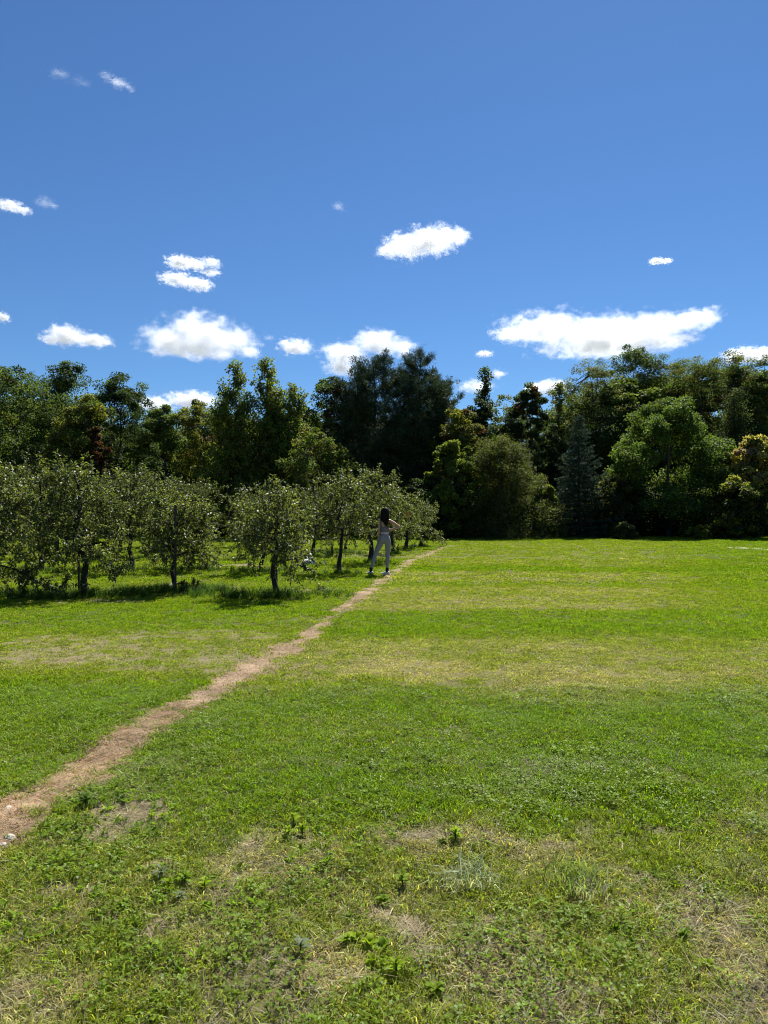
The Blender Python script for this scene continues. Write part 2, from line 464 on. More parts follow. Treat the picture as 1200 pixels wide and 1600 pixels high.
def broadleaf(name, seed, H, Rr, base=0.12, prof='round', n=230, per=140, L=0.145, Wd=0.10, rc=0.62, col=(0.035, 0.062, 0.018), var=0.5, alts=(),
              trunk_r=0.16, lump=0.55, flat=0.6, lean=(0, 0), shellness=0.45, stems=1, mat=None, fill=0.25, lobes=None, lobe_s=1.0):
    T = Tree(seed); rg = T.rg
    tt, rr = PROFILES[prof]
    zb = H * base
    nl = lobes or int(np.clip(7 + 3.6 * (H - zb) / Rr, 10, 26))
    tl = np.clip((np.arange(nl) + 0.35 + 0.5 * rg.random(nl)) / nl, 0.06, 1)
    lr = np.maximum(Rr * (0.60 - 0.22 * tl), 0.11 * (H - zb) * (1.1 - 0.5 * tl)) * (0.75 + 0.45 * rg.random(nl)) * lobe_s
    Rr = Rr * 1.08
    la = np.arange(nl) * 2.4 + rg.normal(size=nl) * 0.5 + seed
    cr = np.maximum(0, Rr * np.interp(tl, tt, rr) - lr * 0.75) * (0.75 + 0.4 * rg.random(nl))
    lz = np.minimum(zb + (H - zb) * tl, H - lr * 0.75 * rg.choice([1.0, 1.25], nl))
    lz[-1] = H - lr[-1] * 0.8; cr[-1] *= 0.4
    lz[-3:-1] = np.minimum(lz[-3:-1], H - lr[-3:-1] * 1.2)
    wl_ = lr ** 2; li = rg.choice(nl, size=n, p=wl_ / wl_.sum())
    axis = np.stack([np.cos(la), np.sin(la), np.zeros(nl)], -1)
    D = unit(rand_unit(rg, n) + 0.4 * axis[li] + np.array([0, 0, 0.35]))
    fr = np.where(rg.random(n) < fill, rg.random(n) * 0.7, 0.74 + 0.34 * rg.random(n))
    C = np.stack([cr[li] * np.cos(la[li]), cr[li] * np.sin(la[li]), lz[li]], -1) + D * (lr[li] * fr)[:, None] * np.array([1, 1, 0.82])
    t = np.clip((C[:, 2] - zb) / (H - zb), 0, 1)
    C[:, 0] += lean[0] * t; C[:, 1] += lean[1] * t
    C[:, 2] = np.maximum(C[:, 2], 0.15)
    r = np.hypot(C[:, 0], C[:, 1])
    rcs = np.clip(lr[li] * 0.42, 0.28, 0.9) * rc / 0.62 * (0.65 + 0.6 * rg.random(n))
    # trunk and limbs
    for s in range(stems):
        a0 = rg.random() * 6.28
        o = (0 if stems == 1 else 0.22)
        tp = np.array([lean[0] * 0.7 + (0.9 * math.cos(a0) if stems > 1 else 0), lean[1] * 0.7 + (0.9 * math.sin(a0) if stems > 1 else 0), H * 0.8])
        tk = curve((o * math.cos(a0), o * math.sin(a0), -0.1), tp, rg, 8, wob=0.03)
        T.paths.append((tk, np.linspace(trunk_r, trunk_r * 0.2, 8) * np.r_[1.35, np.ones(7)]))
        main = rg.choice(n, size=min(n, 13), replace=False)
        for i in main:
            zz = max(zb * 0.6, C[i, 2] - 0.75 * r[i] - 0.3)
            f = np.clip(zz / (H * 0.8), 0.05, 0.95) * 7
            q = int(f); st = tk[q] + (tk[min(q + 1, 7)] - tk[q]) * (f - q)
            T.paths.append((curve(st, C[i], rg, 5, sag=0.06), np.linspace(trunk_r * 0.42 * (1 - 0.7 * t[i]) + 0.015, 0.012, 5)))
        for i in rg.choice(n, size=min(n, 46), replace=False):
            j = main[np.argmin(np.linalg.norm(C[main] - C[i], axis=1))]
            T.paths.append((curve(C[j] * 0.6 + np.array([0, 0, C[i, 2]]) * 0.4 * np.array([0, 0, 1]) , C[i], rg, 4), np.linspace(0.03, 0.008, 4)))
    T.add_leaves(leaf_fill(rg, C, D, rcs, per, L, Wd, (col, var, alts), flat=flat, shell=shellness))
    return T.build(name, mat or M_LEAF)

def feathered(name, seed, H, Rr, col, alts=(), n_br=70, per=26, L=0.15, Wd=0.1, base=0.1, ang=0.62, trunk_r=0.13, rc=0.2, leaders=((0, 0, 1.0),), mat=None):
    """an upright crown of ascending branches, leaves along each of them"""
    T = Tree(seed); rg = T.rg
    C, D = [], []
    for (lx, ly, lh) in leaders:
        tk = curve((lx * 0.15, ly * 0.15, -0.1), (lx, ly, H * lh), rg, 9, wob=0.015)
        T.paths.append((tk, np.linspace(trunk_r, 0.012, 9)))
        for b in range(n_br):
            t = base + (0.985 - base) * (b + rg.random()) / n_br
            f = t * 8; q = min(int(f), 7); st = tk[q] + (tk[q + 1] - tk[q]) * (f - q)
            ln = Rr * (1 - t) ** 0.62 * (0.55 + 0.6 * rg.random()) + 0.22
            az = rg.random() * 2 * PI; e = ang + (rg.random() - 0.5) * 0.5 + 0.25 * t
            dr = np.array([math.cos(az) * math.cos(e), math.sin(az) * math.cos(e), math.sin(e)])
            en = st + dr * ln
            pts = curve(st, en, rg, 5, sag=-0.10, wob=0.05)
            T.paths.append((pts, np.linspace(0.03 * (1 - t) + 0.008, 0.004, 5)))
            k = max(3, int(ln / 0.16))
            s = 0.22 + 0.82 * (np.arange(k) + rg.random(k)) / k
            pp = st + (en - st) * s[:, None]
            pp[:, 2] -= 0.10 * ln * np.sin(np.clip(s, 0, 1) * PI)
            C.append(pp + rg.normal(size=(k, 3)) * 0.09); D.append(np.repeat(dr[None], k, 0))
    C = np.concatenate(C); D = np.concatenate(D)
    T.add_leaves(leaf_fill(rg, C, D, np.full(len(C), rc), per, L, Wd, (col, 0.45, alts), flat=0.9, along=0.8, shell=0.6))
    return T.build(name, mat or M_LEAF)

def pine(name, seed, H, Rr, col, alts=(), base=0.08, trunk_r=0.2, per=60, up=0.45, prof='oval', lvl=0.42):
    """white pine: whorls of limbs with upswept ends and brushes of long needles"""
    T = Tree(seed); rg = T.rg
    tt, rr = PROFILES[prof]
    tk = curve((0, 0, -0.1), (rg.normal() * 0.3, rg.normal() * 0.3, H * 0.97), rg, 9, wob=0.012)
    T.paths.append((tk, np.linspace(trunk_r, 0.03, 9)))
    C, D = [], []
    z = H * base
    while z < H * 0.985:
        t = (z - H * base) / (H * (1 - base))
        for b in range(6 if t < 0.85 else 4):
            az = rg.random() * 2 * PI
            ln = Rr * np.interp(t, tt, rr) * (0.45 + 0.75 * rg.random()) + 0.25
            el = up * (0.25 + 0.9 * t)
            st = np.array([np.interp(z, tk[:, 2], tk[:, 0]), np.interp(z, tk[:, 2], tk[:, 1]), z])
            k = 7
            s = np.linspace(0, 1, k)
            pts = st + np.stack([np.cos(az) * ln * s, np.sin(az) * ln * s, ln * (el * s + 0.35 * s ** 3)], -1)
            T.paths.append((pts, np.linspace(0.035 * (1 - t) + 0.012, 0.006, k)))
            m = max(4, int(ln * 8))
            s2 = 0.3 + 0.72 * rg.random(m)
            sp = (rg.random(m) - 0.5) * 0.55 * ln * s2
            c = st + np.stack([np.cos(az) * ln * s2 - np.sin(az) * sp, np.sin(az) * ln * s2 + np.cos(az) * sp, ln * (el * s2 + 0.35 * s2 ** 3) + rg.random(m) * 0.2], -1)
            C.append(c); D.append(np.repeat(np.array([[math.cos(az) * 0.6, math.sin(az) * 0.6, 0.8]]), m, 0))
        z += lvl * 0.85 * (0.7 + 0.6 * rg.random())
    C = np.concatenate(C); D = np.concatenate(D); m = len(C)
    idx = np.repeat(np.arange(m), per); n = len(idx)
    A = unit(rand_unit(rg, n) * 0.95 + D[idx] * 0.8)
    P = C[idx] + rg.normal(size=(n, 3)) * 0.10
    cc = np.array(col)[None] * (1 + (rg.random((m, 1)) - 0.5) * 0.6)
    for ac, fr in alts:
        q = rg.random(m) < fr; cc[q] = ac
    lc = cc[idx] * (0.75 + 0.5 * rg.random((n, 1)))
    T.add_leaves(leaves(P, A, rand_unit(rg, n), 0.20 + 0.12 * rg.random(n), np.full(n, 0.034), lc, droop=0.1, fold=0.0))
    return T.build(name, M_NEEDLE)

def spruce(name, seed, H, Rr, col, base=0.03, per=20, prof='cone', trunk_r=0.14):
    T = Tree(seed); rg = T.rg
    T.paths.append((curve((0, 0, -0.1), (0, 0, H * 0.98), rg, 8, wob=0.004), np.linspace(trunk_r, 0.01, 8)))
    tt, rr = PROFILES[prof]
    C, D = [], []
    z = H * base + 0.1
    while z < H * 0.99:
        t = z / H
        nb = int(12 - 6 * t)
        a0 = rg.random() * 6.28
        for b in range(nb):
            az = a0 + 2 * PI * b / nb + rg.normal() * 0.2
            ln = Rr * np.interp(t, tt, rr) * (0.55 + 0.6 * rg.random()) + 0.08
            dr = np.array([math.cos(az), math.sin(az)]); pr = np.array([-dr[1], dr[0]])
            st = np.array([0, 0, z]); slope = -0.32 + 0.9 * t
            s = np.linspace(0, 1, 5)
            T.paths.append((st + np.stack([dr[0] * ln * s, dr[1] * ln * s, ln * (slope * s + 0.22 * s ** 2)], -1), np.linspace(0.018 * (1 - t) + 0.007, 0.004, 5)))
            m = max(4, int(ln * 15))
            s2 = (0.12 + 0.9 * rg.random(m))
            sp = (rg.random(m) - 0.5) * 0.75 * ln * (1.08 - s2)
            c = np.stack([dr[0] * ln * s2 + pr[0] * sp, dr[1] * ln * s2 + pr[1] * sp, z + ln * (slope * s2 + 0.22 * s2 ** 2) - 0.05 - 0.12 * np.abs(sp)], -1)
            C.append(c)
            dd = np.stack([dr[0] + pr[0] * np.sign(sp) * 0.8, dr[1] + pr[1] * np.sign(sp) * 0.8, np.full(m, -0.15 + slope * 0.4)], -1)
            D.append(dd)
        z += 0.27 * (0.8 + 0.5 * rg.random())
    C = np.concatenate(C); D = unit(np.concatenate(D)); m = len(C)
    idx = np.repeat(np.arange(m), per); n = len(idx)
    P = C[idx] + D[idx] * (rg.random((n, 1)) - 0.3) * 0.24 + rg.normal(size=(n, 3)) * 0.025
    A = unit(D[idx] * 1.0 + rand_unit(rg, n) * 0.9 + np.array([0, 0, 0.15]))
    cc = np.array(col)[None] * (1 + (rg.random((m, 1)) - 0.5) * 0.5)
    lc = cc[idx] * (0.75 + 0.5 * rg.random((n, 1)))
    T.add_leaves(leaves(P, A, rand_unit(rg, n), 0.10 + 0.06 * rg.random(n), np.full(n, 0.030), lc, droop=0.0, fold=0.0))
    return T.build(name, M_NEEDLE)

def place(o, px, d, rz=0.0, s=1.0, sz=None):
    x = (px - 600.0) / F * d
    o.location = (x, d, hz(x, d) - 0.03)
    o.rotation_euler = (0, 0, rz)
    o.scale = (s, s, sz or s)
    return o

def top_h(py, d):          # height above ground of something whose top shows at photo row py at distance d
    return CAM_H + (800 - py) / F * d
def wid(pxw, d):
    return pxw / F * d

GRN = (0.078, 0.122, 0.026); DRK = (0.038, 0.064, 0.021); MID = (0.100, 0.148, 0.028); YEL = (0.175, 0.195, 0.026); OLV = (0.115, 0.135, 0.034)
BRN = (0.10, 0.055, 0.02)

def tree_at(fn, name, label, px, top, halfw, d, seed, cat='tree', group='trees along the edge of the wood', **kw):
    H = top_h(top, d); Rr = wid(halfw, d)
    o = fn(name, seed, H, Rr, **kw)
    place(o, px, d)
    tag(o, label, cat, group)
    return o

BL = broadleaf
t_a = tree_at(BL, 'broadleaf_tree', 'broad dense green tree at the left end of the treeline, its sunny right side yellowish', 22, 572, 92, 48, 101, prof='wide', n=351, per=137, col=GRN, alts=((YEL, .08), (DRK, .35)), base=.1)
t_b = tree_at(BL, 'broadleaf_tree', 'tall dark tree rising just behind the broad one at the left end', 104, 557, 62, 54, 102, lobe_s=1.25, prof='pointy', n=260, per=137, col=DRK, alts=((GRN, .3),))
t_c = tree_at(BL, 'broadleaf_tree', 'yellow-green maple in front of the tall dark tree at left', 132, 618, 52, 46, 103, prof='round', n=202, per=137, col=OLV, alts=((YEL, .18), (GRN, .3)))
t_d = tree_at(BL, 'broadleaf_tree', 'dark green tree with lumpy separate clumps right of the yellow-green maple', 188, 588, 58, 50, 104, prof='wide', n=202, per=150, col=DRK, alts=((GRN, .3),), lump=.8, base=.16, lobe_s=1.2)
t_e = tree_at(BL, 'shrub', 'small rust-red bush showing between the trees at left', 151, 664, 17, 44.5, 105, cat='bush', prof='oval', n=40, per=137, col=(0.075, 0.035, 0.018), alts=(((0.06, 0.045, 0.02), .4),), rc=.4, base=.45, trunk_r=.06)
t_f = tree_at(BL, 'broadleaf_tree', 'mid green tree in the dip of the treeline left of the yellowing one', 258, 634, 48, 48, 106, prof='oval', n=175, per=137, col=MID, alts=((GRN, .4),), lump=.75)
t_g = tree_at(BL, 'broadleaf_tree', 'yellowing loose tree left of the two feathery upright trees', 318, 628, 54, 46, 107, prof='vase', n=202, per=125, col=OLV, alts=((YEL, .45), (BRN, .04)), lump=.7)
t_h = tree_at(feathered, 'upright_tree', 'left one of the two feathery upright trees with ascending branches', 368, 568, 66, 43, 108, col=(0.135, 0.190, 0.034), alts=((OLV, .3), (BRN, .04)), n_br=120, per=13, base=.1, leaders=((0, 0, 1.0), (-0.9, 0.2, .80)))
t_i = tree_at(feathered, 'upright_tree', 'right one of the two feathery upright trees, slightly taller and fuller', 417, 563, 70, 44, 109, col=(0.135, 0.190, 0.034), alts=((OLV, .3),), n_br=120, per=13, base=.1, leaders=((0, 0, 1.0), (1.8, 0.3, .85), (.6, -.4, .82)))
t_j = tree_at(BL, 'broadleaf_tree', 'dark round tree with brownish tinged leaves against the left of the pines', 512, 586, 58, 50, 110, prof='round', n=229, per=137, col=DRK, alts=((BRN, .08), (GRN, .3)))
t_k = tree_at(BL, 'broadleaf_tree', 'lower olive green tree in front of the dark round one beside the pines', 486, 668, 58, 43, 111, prof='wide', n=229, per=112, L=.13, Wd=.09, col=MID, alts=((OLV, .4),))
PN = (0.050, 0.078, 0.036)
PINE = 'pines in the middle of the treeline'
t_l = tree_at(pine, 'pine_tree', 'dark pine forming the left half of the tall pine clump', 592, 560, 62, 49, 112, cat='pine', group=PINE, col=PN, per=30)
t_m = tree_at(pine, 'pine_tree', 'dark pine forming the right half of the tall pine clump, split tops', 647, 556, 58, 49.5, 113, cat='pine', group=PINE, col=PN, per=26)
t_n = tree_at(pine, 'pine_tree', 'greyer pine leaning out on the right flank of the pine clump', 690, 590, 48, 51, 114, cat='pine', group=PINE, col=(0.075, 0.105, 0.052), per=24)
t_n2 = tree_at(pine, 'pine_tree', 'lower pine on the left flank of the pine clump', 548, 622, 44, 49, 115, cat='pine', group=PINE, col=(0.06, 0.086, 0.045), per=24)
t_o = tree_at(BL, 'broadleaf_tree', 'yellow and ochre tinged tree right of the pine clump', 716, 636, 46, 47, 116, prof='oval', n=175, per=137, col=OLV, alts=((YEL, .3), (BRN, .1)))
t_p = tree_at(BL, 'shrub', 'bright yellow-green bush standing right of the pine clump foot', 706, 685, 44, 43.5, 117, cat='bush', prof='round', n=148, per=137, col=(0.14, 0.185, 0.028), alts=((MID, .4),), rc=.5)
t_q = tree_at(feathered, 'upright_tree', 'thin dark spire of a tree poking above the middle treeline', 757, 574, 30, 52, 118, col=DRK, alts=((BRN, .12), (GRN, .3)), n_br=60, per=26, rc=.26, base=.25)
t_q2 = tree_at(BL, 'broadleaf_tree', 'dark brownish tree below the thin spire', 748, 628, 50, 50, 119, prof='round', n=189, per=137, col=DRK, alts=((BRN, .12),))
t_r = tree_at(BL, 'broadleaf_tree', 'pale thin-leaved tree with sky showing through left of the dark oval tree', 790, 607, 30, 56, 120, prof='vase', n=121, per=75, col=OLV, alts=((MID, .4),), lump=.8)
t_s = tree_at(BL, 'broadleaf_tree', 'dark dense oval tree in the gap right of the thin spire', 827, 597, 42, 50, 121, prof='oval', n=189, per=162, col=DRK, alts=((BRN, .06), (GRN, .15)))
t_t = tree_at(feathered, 'upright_tree', 'sparse grey-green tree between the dark oval tree and the locusts', 872, 598, 34, 53, 122, col=OLV, alts=((GRN, .4),), n_br=60, per=22, rc=.25, base=.3)
t_u = tree_at(BL, 'round_shrub', 'huge rounded bush with fine leaves and a peaked top at the lawn edge', 785, 684, 74, 44, 123, cat='bush', prof='pointy', n=445, per=150, L=.10, Wd=.06, rc=.5, col=(0.066, 0.086, 0.022), alts=((OLV, .3),), base=.0, lump=.35, flat=.9, lobe_s=1.2)
t_v = tree_at(spruce, 'spruce_tree', 'blue-grey conical spruce right of the huge rounded bush', 905, 648, 58, 45, 124, cat='spruce', col=(0.040, 0.070, 0.042), per=16)
t_w = tree_at(BL, 'maple_tree', 'big green maple with lobed crown right of the spruce', 1045, 618, 84, 46, 125, prof='oval', n=445, per=150, fill=.38, lobe_s=.95, col=(0.092, 0.155, 0.030), alts=((MID, .3), (GRN, .2)), lump=.6, base=.06)
LOC = dict(prof='wide', flat=.45, lump=.85, L=.12, Wd=.07, rc=.75, base=.3, trunk_r=.17)
LG = 'tall locusts on the right of the treeline'
t_x = tree_at(BL, 'locust_tree', 'locust at the left shoulder of the tall right-hand trees', 925, 564, 64, 56, 126, group=LG, n=256, per=137, col=OLV, alts=((GRN, .4),), **LOC)
t_y = tree_at(BL, 'locust_tree', 'highest dark-topped tree of the right-hand group, directly under the long cloud', 985, 538, 64, 60, 127, group=LG, prof='oval', n=256, per=137, col=DRK, alts=((GRN, .4),), lump=.7)
t_z = tree_at(BL, 'locust_tree', 'olive green tree filling the crest between the highest tree and the forked locust', 1045, 556, 62, 58, 128, group=LG, n=256, per=137, col=OLV, alts=((GRN, .5),), **LOC)
t_z2 = tree_at(BL, 'locust_tree', 'forked locust with flat leaf layers and limbs showing against the sky', 1095, 554, 56, 57, 129, group=LG, n=148, per=150, col=OLV, alts=((MID, .3),), **LOC)
t_z3 = tree_at(BL, 'locust_tree', 'rounded locust with a dark curving limb next to the right-hand cloud', 1136, 547, 54, 56, 130, group=LG, n=148, per=150, col=OLV, alts=((GRN, .4),), **LOC)
t_z4 = tree_at(BL, 'locust_tree', 'locust cut by the right edge of the photo', 1190, 556, 50, 57, 131, group=LG, n=229, per=137, col=OLV, alts=((GRN, .4),), **LOC)
t_c1 = tree_at(feathered, 'cedar_tree', 'dark green cedar with yellowish shoulders behind the pink and gold tree', 1150, 610, 46, 50, 132, cat='cedar', col=DRK, alts=((OLV, .15),), n_br=150, per=22, rc=.3, base=.05, ang=.35, L=.13, Wd=.06)
t_c2 = tree_at(BL, 'maple_tree', 'gold and pinkish autumn tree at the right edge', 1180, 680, 38, 44, 133, prof='oval', n=148, per=112, L=.18, Wd=.14, col=(0.38, 0.35, 0.11), alts=(((0.27, 0.21, 0.14), .25), (OLV, .3)), base=.3, lump=.75)
t_c3 = tree_at(BL, 'shrub', 'leafy yellow-green bush under the gold autumn tree', 1150, 748, 44, 42.5, 134, cat='bush', prof='round', n=162, per=100, L=.17, Wd=.12, col=OLV, alts=((YEL, .25), (DRK, .3)), base=.02)
t_s1 = tree_at(BL, 'shrub', 'pale green bush glowing between the huge rounded bush and the spruce', 848, 752, 20, 43.5, 135, cat='bush', prof='round', n=60, per=112, col=YEL, alts=((MID, .5),), rc=.4, base=.1)
t_s2 = tree_at(BL, 'shrub', 'low pale bush at the foot of the maple beside the spruce', 978, 815, 17, 41.5, 136, cat='bush', prof='round', n=34, per=100, L=.12, Wd=.07, col=(0.08, 0.10, 0.04), alts=((MID, .4),), rc=.3, base=.05, trunk_r=.03)
t_s3 = tree_at(BL, 'shrub', 'low light green bush under the right side of the maple', 1092, 820, 15, 41.5, 137, cat='bush', prof='round', n=34, per=100, L=.12, Wd=.07, col=YEL, alts=((MID, .4),), rc=.3, base=.05, trunk_r=.03)
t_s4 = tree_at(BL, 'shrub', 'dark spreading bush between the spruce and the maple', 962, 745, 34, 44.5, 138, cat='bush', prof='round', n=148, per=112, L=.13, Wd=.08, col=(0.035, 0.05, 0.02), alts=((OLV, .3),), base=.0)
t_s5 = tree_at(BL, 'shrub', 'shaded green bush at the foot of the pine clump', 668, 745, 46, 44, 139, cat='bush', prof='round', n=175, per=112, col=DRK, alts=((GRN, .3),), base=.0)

# trees further in, seen through the gaps (copies of the ones above, each turned and scaled)
rnd = random.Random(5)
WG = 'trees deeper in the wood'
deep_src = [t_a, t_b, t_d, t_f, t_s, t_j, t_w, t_c]
for i, px in enumerate(list(range(-160, 1420, 60)) + list(range(-200, 1480, 84))):
    src = deep_src[(i * 3 + i // 7) % len(deep_src)]
    srcH = src.children[-1].dimensions.z if False else max(v for v in [c.bound_box[6][2] for c in src.children])
    d = (58 if i < 27 else 72) + rnd.uniform(-2, 4)
    topy = np.interp(px, [-160, 0, 100, 180, 230, 300, 420, 520, 700, 760, 880, 960, 1200, 1420], [635, 625, 615, 632, 672, 660, 645, 640, 640, 645, 640, 578, 572, 575]) + rnd.uniform(-8, 10)
    s = top_h(topy, d) / srcH
    o = copy_tree(src); o.name = 'woodland_tree'
    place(o, px, d, rnd.uniform(0, 6.28), max(1.15, s * 1.15), s)
    tag(o, 'woodland tree deep in the shade behind the front trees', 'tree', WG)
# understory just inside the edge: copies of bushes
UG = 'bushes in the shade under the treeline'
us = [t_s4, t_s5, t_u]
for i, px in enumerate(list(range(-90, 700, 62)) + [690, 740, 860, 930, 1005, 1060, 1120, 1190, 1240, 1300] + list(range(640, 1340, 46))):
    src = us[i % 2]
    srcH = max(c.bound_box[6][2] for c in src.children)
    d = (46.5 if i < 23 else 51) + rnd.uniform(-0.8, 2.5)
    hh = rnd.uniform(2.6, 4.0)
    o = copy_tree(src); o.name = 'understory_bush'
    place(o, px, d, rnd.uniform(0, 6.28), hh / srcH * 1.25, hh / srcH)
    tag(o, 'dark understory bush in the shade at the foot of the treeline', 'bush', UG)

# ------------------------------------------------------------------ apple trees
AP = (0.118, 0.150, 0.040); AP2 = (0.175, 0.205, 0.046); AP3 = (0.082, 0.115, 0.036)
def apple(seed, H, Rr, clear=0.55, tone=1.0, n_sc=11, droop=0.35, per=7.5, dens=1.0, shoots=7, lean=(0.0, 0.0), tr=0.055):
    T = Tree(seed); rg = T.rg
    top = np.array([lean[0], lean[1], H * 0.86])
    tk = curve((0, 0, -0.05), top, rg, 9, wob=0.035)
    T.paths.append((tk, np.linspace(tr, 0.012, 9) * np.r_[1.5, 1.1, np.ones(7)]))
    tw = []     # twigs (start, end)
    for b in range(n_sc):
        t = clear + (0.93 - clear) * (b + rg.random() * 0.8) / n_sc
        f = t * 8; q = min(int(f), 7); st = tk[q] + (tk[q + 1] - tk[q]) * (f - q)
        az = b * 2.4 + rg.normal() * 0.35
        tn = (t - clear) / (1 - clear)
        ln = Rr * (1.0 - 0.62 * tn) * (0.78 + 0.4 * rg.random())
        el = 0.25 + 0.55 * tn
        k = 7; s = np.linspace(0, 1, k)
        dx = np.array([math.cos(az), math.sin(az)])
        pts = st + np.stack([dx[0] * ln * s, dx[1] * ln * s, ln * (el * s - droop * (1.25 - tn) * s ** 2.2)], -1)
        pts[1:] += rg.normal(size=(k - 1, 3)) * 0.035
        T.paths.append((pts, np.linspace(0.026 * (1 - 0.6 * tn), 0.006, k)))
        for i in range(int(11 * dens * ln / Rr) + 4):
            u_ = 0.16 + 0.84 * rg.random(); f2 = u_ * (k - 1); q2 = min(int(f2), k - 2)
            p0 = pts[q2] + (pts[q2 + 1] - pts[q2]) * (f2 - q2)
            up = rg.random() < 0.55
            dv = unit(np.array([dx[0] * 0.5 + rg.normal() * 0.7, dx[1] * 0.5 + rg.normal() * 0.7, (0.75 if up else -0.45) + rg.normal() * 0.3]))
            l2 = (0.16 + 0.34 * rg.random()) * (0.7 + Rr * 0.35)
            p1 = p0 + dv * l2; p1[2] -= 0.12 * l2
            tw.append((p0, p1, 1.0))
            for h in range(2):
                u3 = 0.35 + 0.6 * rg.random(); p2 = p0 + (p1 - p0) * u3
                d3 = unit(dv + rg.normal(size=3) * 0.75)
                tw.append((p2, p2 + d3 * l2 * 0.6, 0.9))
    for b in range(shoots):
        az = rg.random() * 6.28; rr = Rr * 0.5 * rg.random() ** 0.5
        zz = H * (0.74 + 0.1 * rg.random()); p0 = np.array([lean[0] * .8 + math.cos(az) * rr, lean[1] * .8 + math.sin(az) * rr, zz - rr * 0.25])
        p1 = p0 + np.array([rg.normal() * 0.1, rg.normal() * 0.1, (H * 1.02 - zz) * (0.55 + 0.5 * rg.random())])
        tw.append((p0, p1, 1.7))
    for p0, p1, _ in tw:
        T.paths.append((np.stack([p0, (p0 + p1) / 2 + rg.normal(size=3) * 0.012, p1]), np.array([0.006, 0.0045, 0.002])))
    S = np.array([a for a, b, c in tw]); E = np.array([b for a, b, c in tw]); wgt = np.array([c for a, b, c in tw])
    cnt = np.maximum(5, (per * 1.35 * wgt * np.linalg.norm(E - S, axis=1) / 0.26)).astype(int) + 3
    idx = np.repeat(np.arange(len(S)), cnt); n = len(idx)
    u_ = rg.random(n) ** 0.8
    tdir = unit(E - S)[idx]
    P = S[idx] + (E - S)[idx] * u_[:, None]
    side = unit(np.cross(tdir, rand_unit(rg, n)))
    A = side * 0.85 + tdir * 0.5 + np.array([0, 0, -0.18]) + rg.normal(size=(n, 3)) * 0.25
    Nn = rg.normal(size=(n, 3)) * 0.6 + np.array([0, 0, 0.75]) + side * 0.2
    tc_ = np.array(AP)[None] * (1 + (rg.random((len(S), 1)) - 0.5) * 0.4)
    q = rg.random(len(S)) < 0.3; tc_[q] = AP2
    q = rg.random(len(S)) < 0.25; tc_[q] = AP3
    tc_ = tc_ * tone
    lc = tc_[idx] * (0.7 + 0.6 * rg.random((n, 1)))
    T.add_leaves(leaves(P + side * 0.012, A, Nn, 0.047 + 0.032 * rg.random(n), 0.028 + 0.014 * rg.random(n), lc, droop=0.18, fold=0.16))
    return T.build('apple_tree', M_APPLE, M_BARK_APPLE, sides=5)

AG = 'apple trees in the orchard'
def ap_at(px, py, topy, halfw, seed, label, **kw):
    d = CAM_H * F / (py - 800)
    o = apple(seed, top_h(topy, d), wid(halfw, d), **kw)
    place(o, px, d)
    return tag(o, label, 'apple tree', AG)
a1 = ap_at(425, 930, 744, 68, 201, 'front-row apple tree with a leaning forked trunk, nearest to the footpath', n_sc=13, clear=.36, lean=(.12, 0), tr=.062, dens=1.0)
a2 = ap_at(268, 922, 764, 58, 202, 'front-row apple tree with a thin curved trunk tied beside a dark stake', n_sc=13, clear=.40, lean=(.1, 0), tr=.05, dens=1.0)
a3 = ap_at(135, 928, 702, 80, 203, 'broad front-row apple tree with a thick straight dark trunk and drooping branches at left', n_sc=16, clear=.33, lean=(-.3, .1), droop=.5, tr=.072, dens=1.15)
a4 = ap_at(-18, 936, 696, 78, 204, 'apple tree cut by the left edge of the photo', n_sc=15, clear=.26, droop=.55, tr=.08, dens=1.05)
a5 = ap_at(530, 896, 726, 60, 205, 'slender straight-trunked apple tree left of the standing woman', n_sc=13, clear=.42, tr=.06, dens=1.05, shoots=10, lean=(.05, .3), droop=.2)
a6 = ap_at(579, 879, 722, 60, 206, 'apple tree directly behind the standing woman', n_sc=13, clear=.40, tr=.085, dens=1.05, shoots=10, droop=.22)
a7 = ap_at(614, 866, 752, 46, 207, 'apple tree just right of the woman, behind her raised elbow', n_sc=12, clear=.4, tr=.08, dens=1.05, droop=.22)
a8 = ap_at(635, 858, 766, 44, 208, 'apple tree with an orange ribbon in its leaves', n_sc=12, clear=.3, tr=.085, dens=1.05)
a9 = ap_at(658, 853, 784, 42, 209, 'last and smallest apple tree at the far right end of the row', n_sc=11, clear=.3, tr=.09, dens=1.05, lean=(.1, 0))
a10 = ap_at(410, 893, 752, 70, 210, 'apple tree in the second row seen behind the forked-trunk tree', n_sc=12, clear=.4, tr=.06, dens=1.05, tone=.8)
a11 = ap_at(300, 891, 748, 62, 211, 'second-row apple tree with a bushy foot right of the staked tree', n_sc=13, clear=.16, tr=.06, dens=1.05, tone=.8)
a12 = ap_at(490, 872, 748, 56, 212, 'apple tree standing behind the white bag', n_sc=12, clear=.3, tr=.07, dens=1.05, tone=.8)
rows = [(198, 892, 728), (62, 893, 712), (-60, 893, 702), (395, 873, 756), (225, 873, 732), (135, 873, 716), (40, 873, 706),
        (440, 862, 762), (300, 862, 746), (190, 862, 732), (90, 862, 718), (-10, 862, 714),
        (540, 858, 778), (470, 855, 770), (375, 855, 758), (250, 855, 744), (140, 855, 734), (30, 855, 724)]
src_l = [a6, a10, a12]
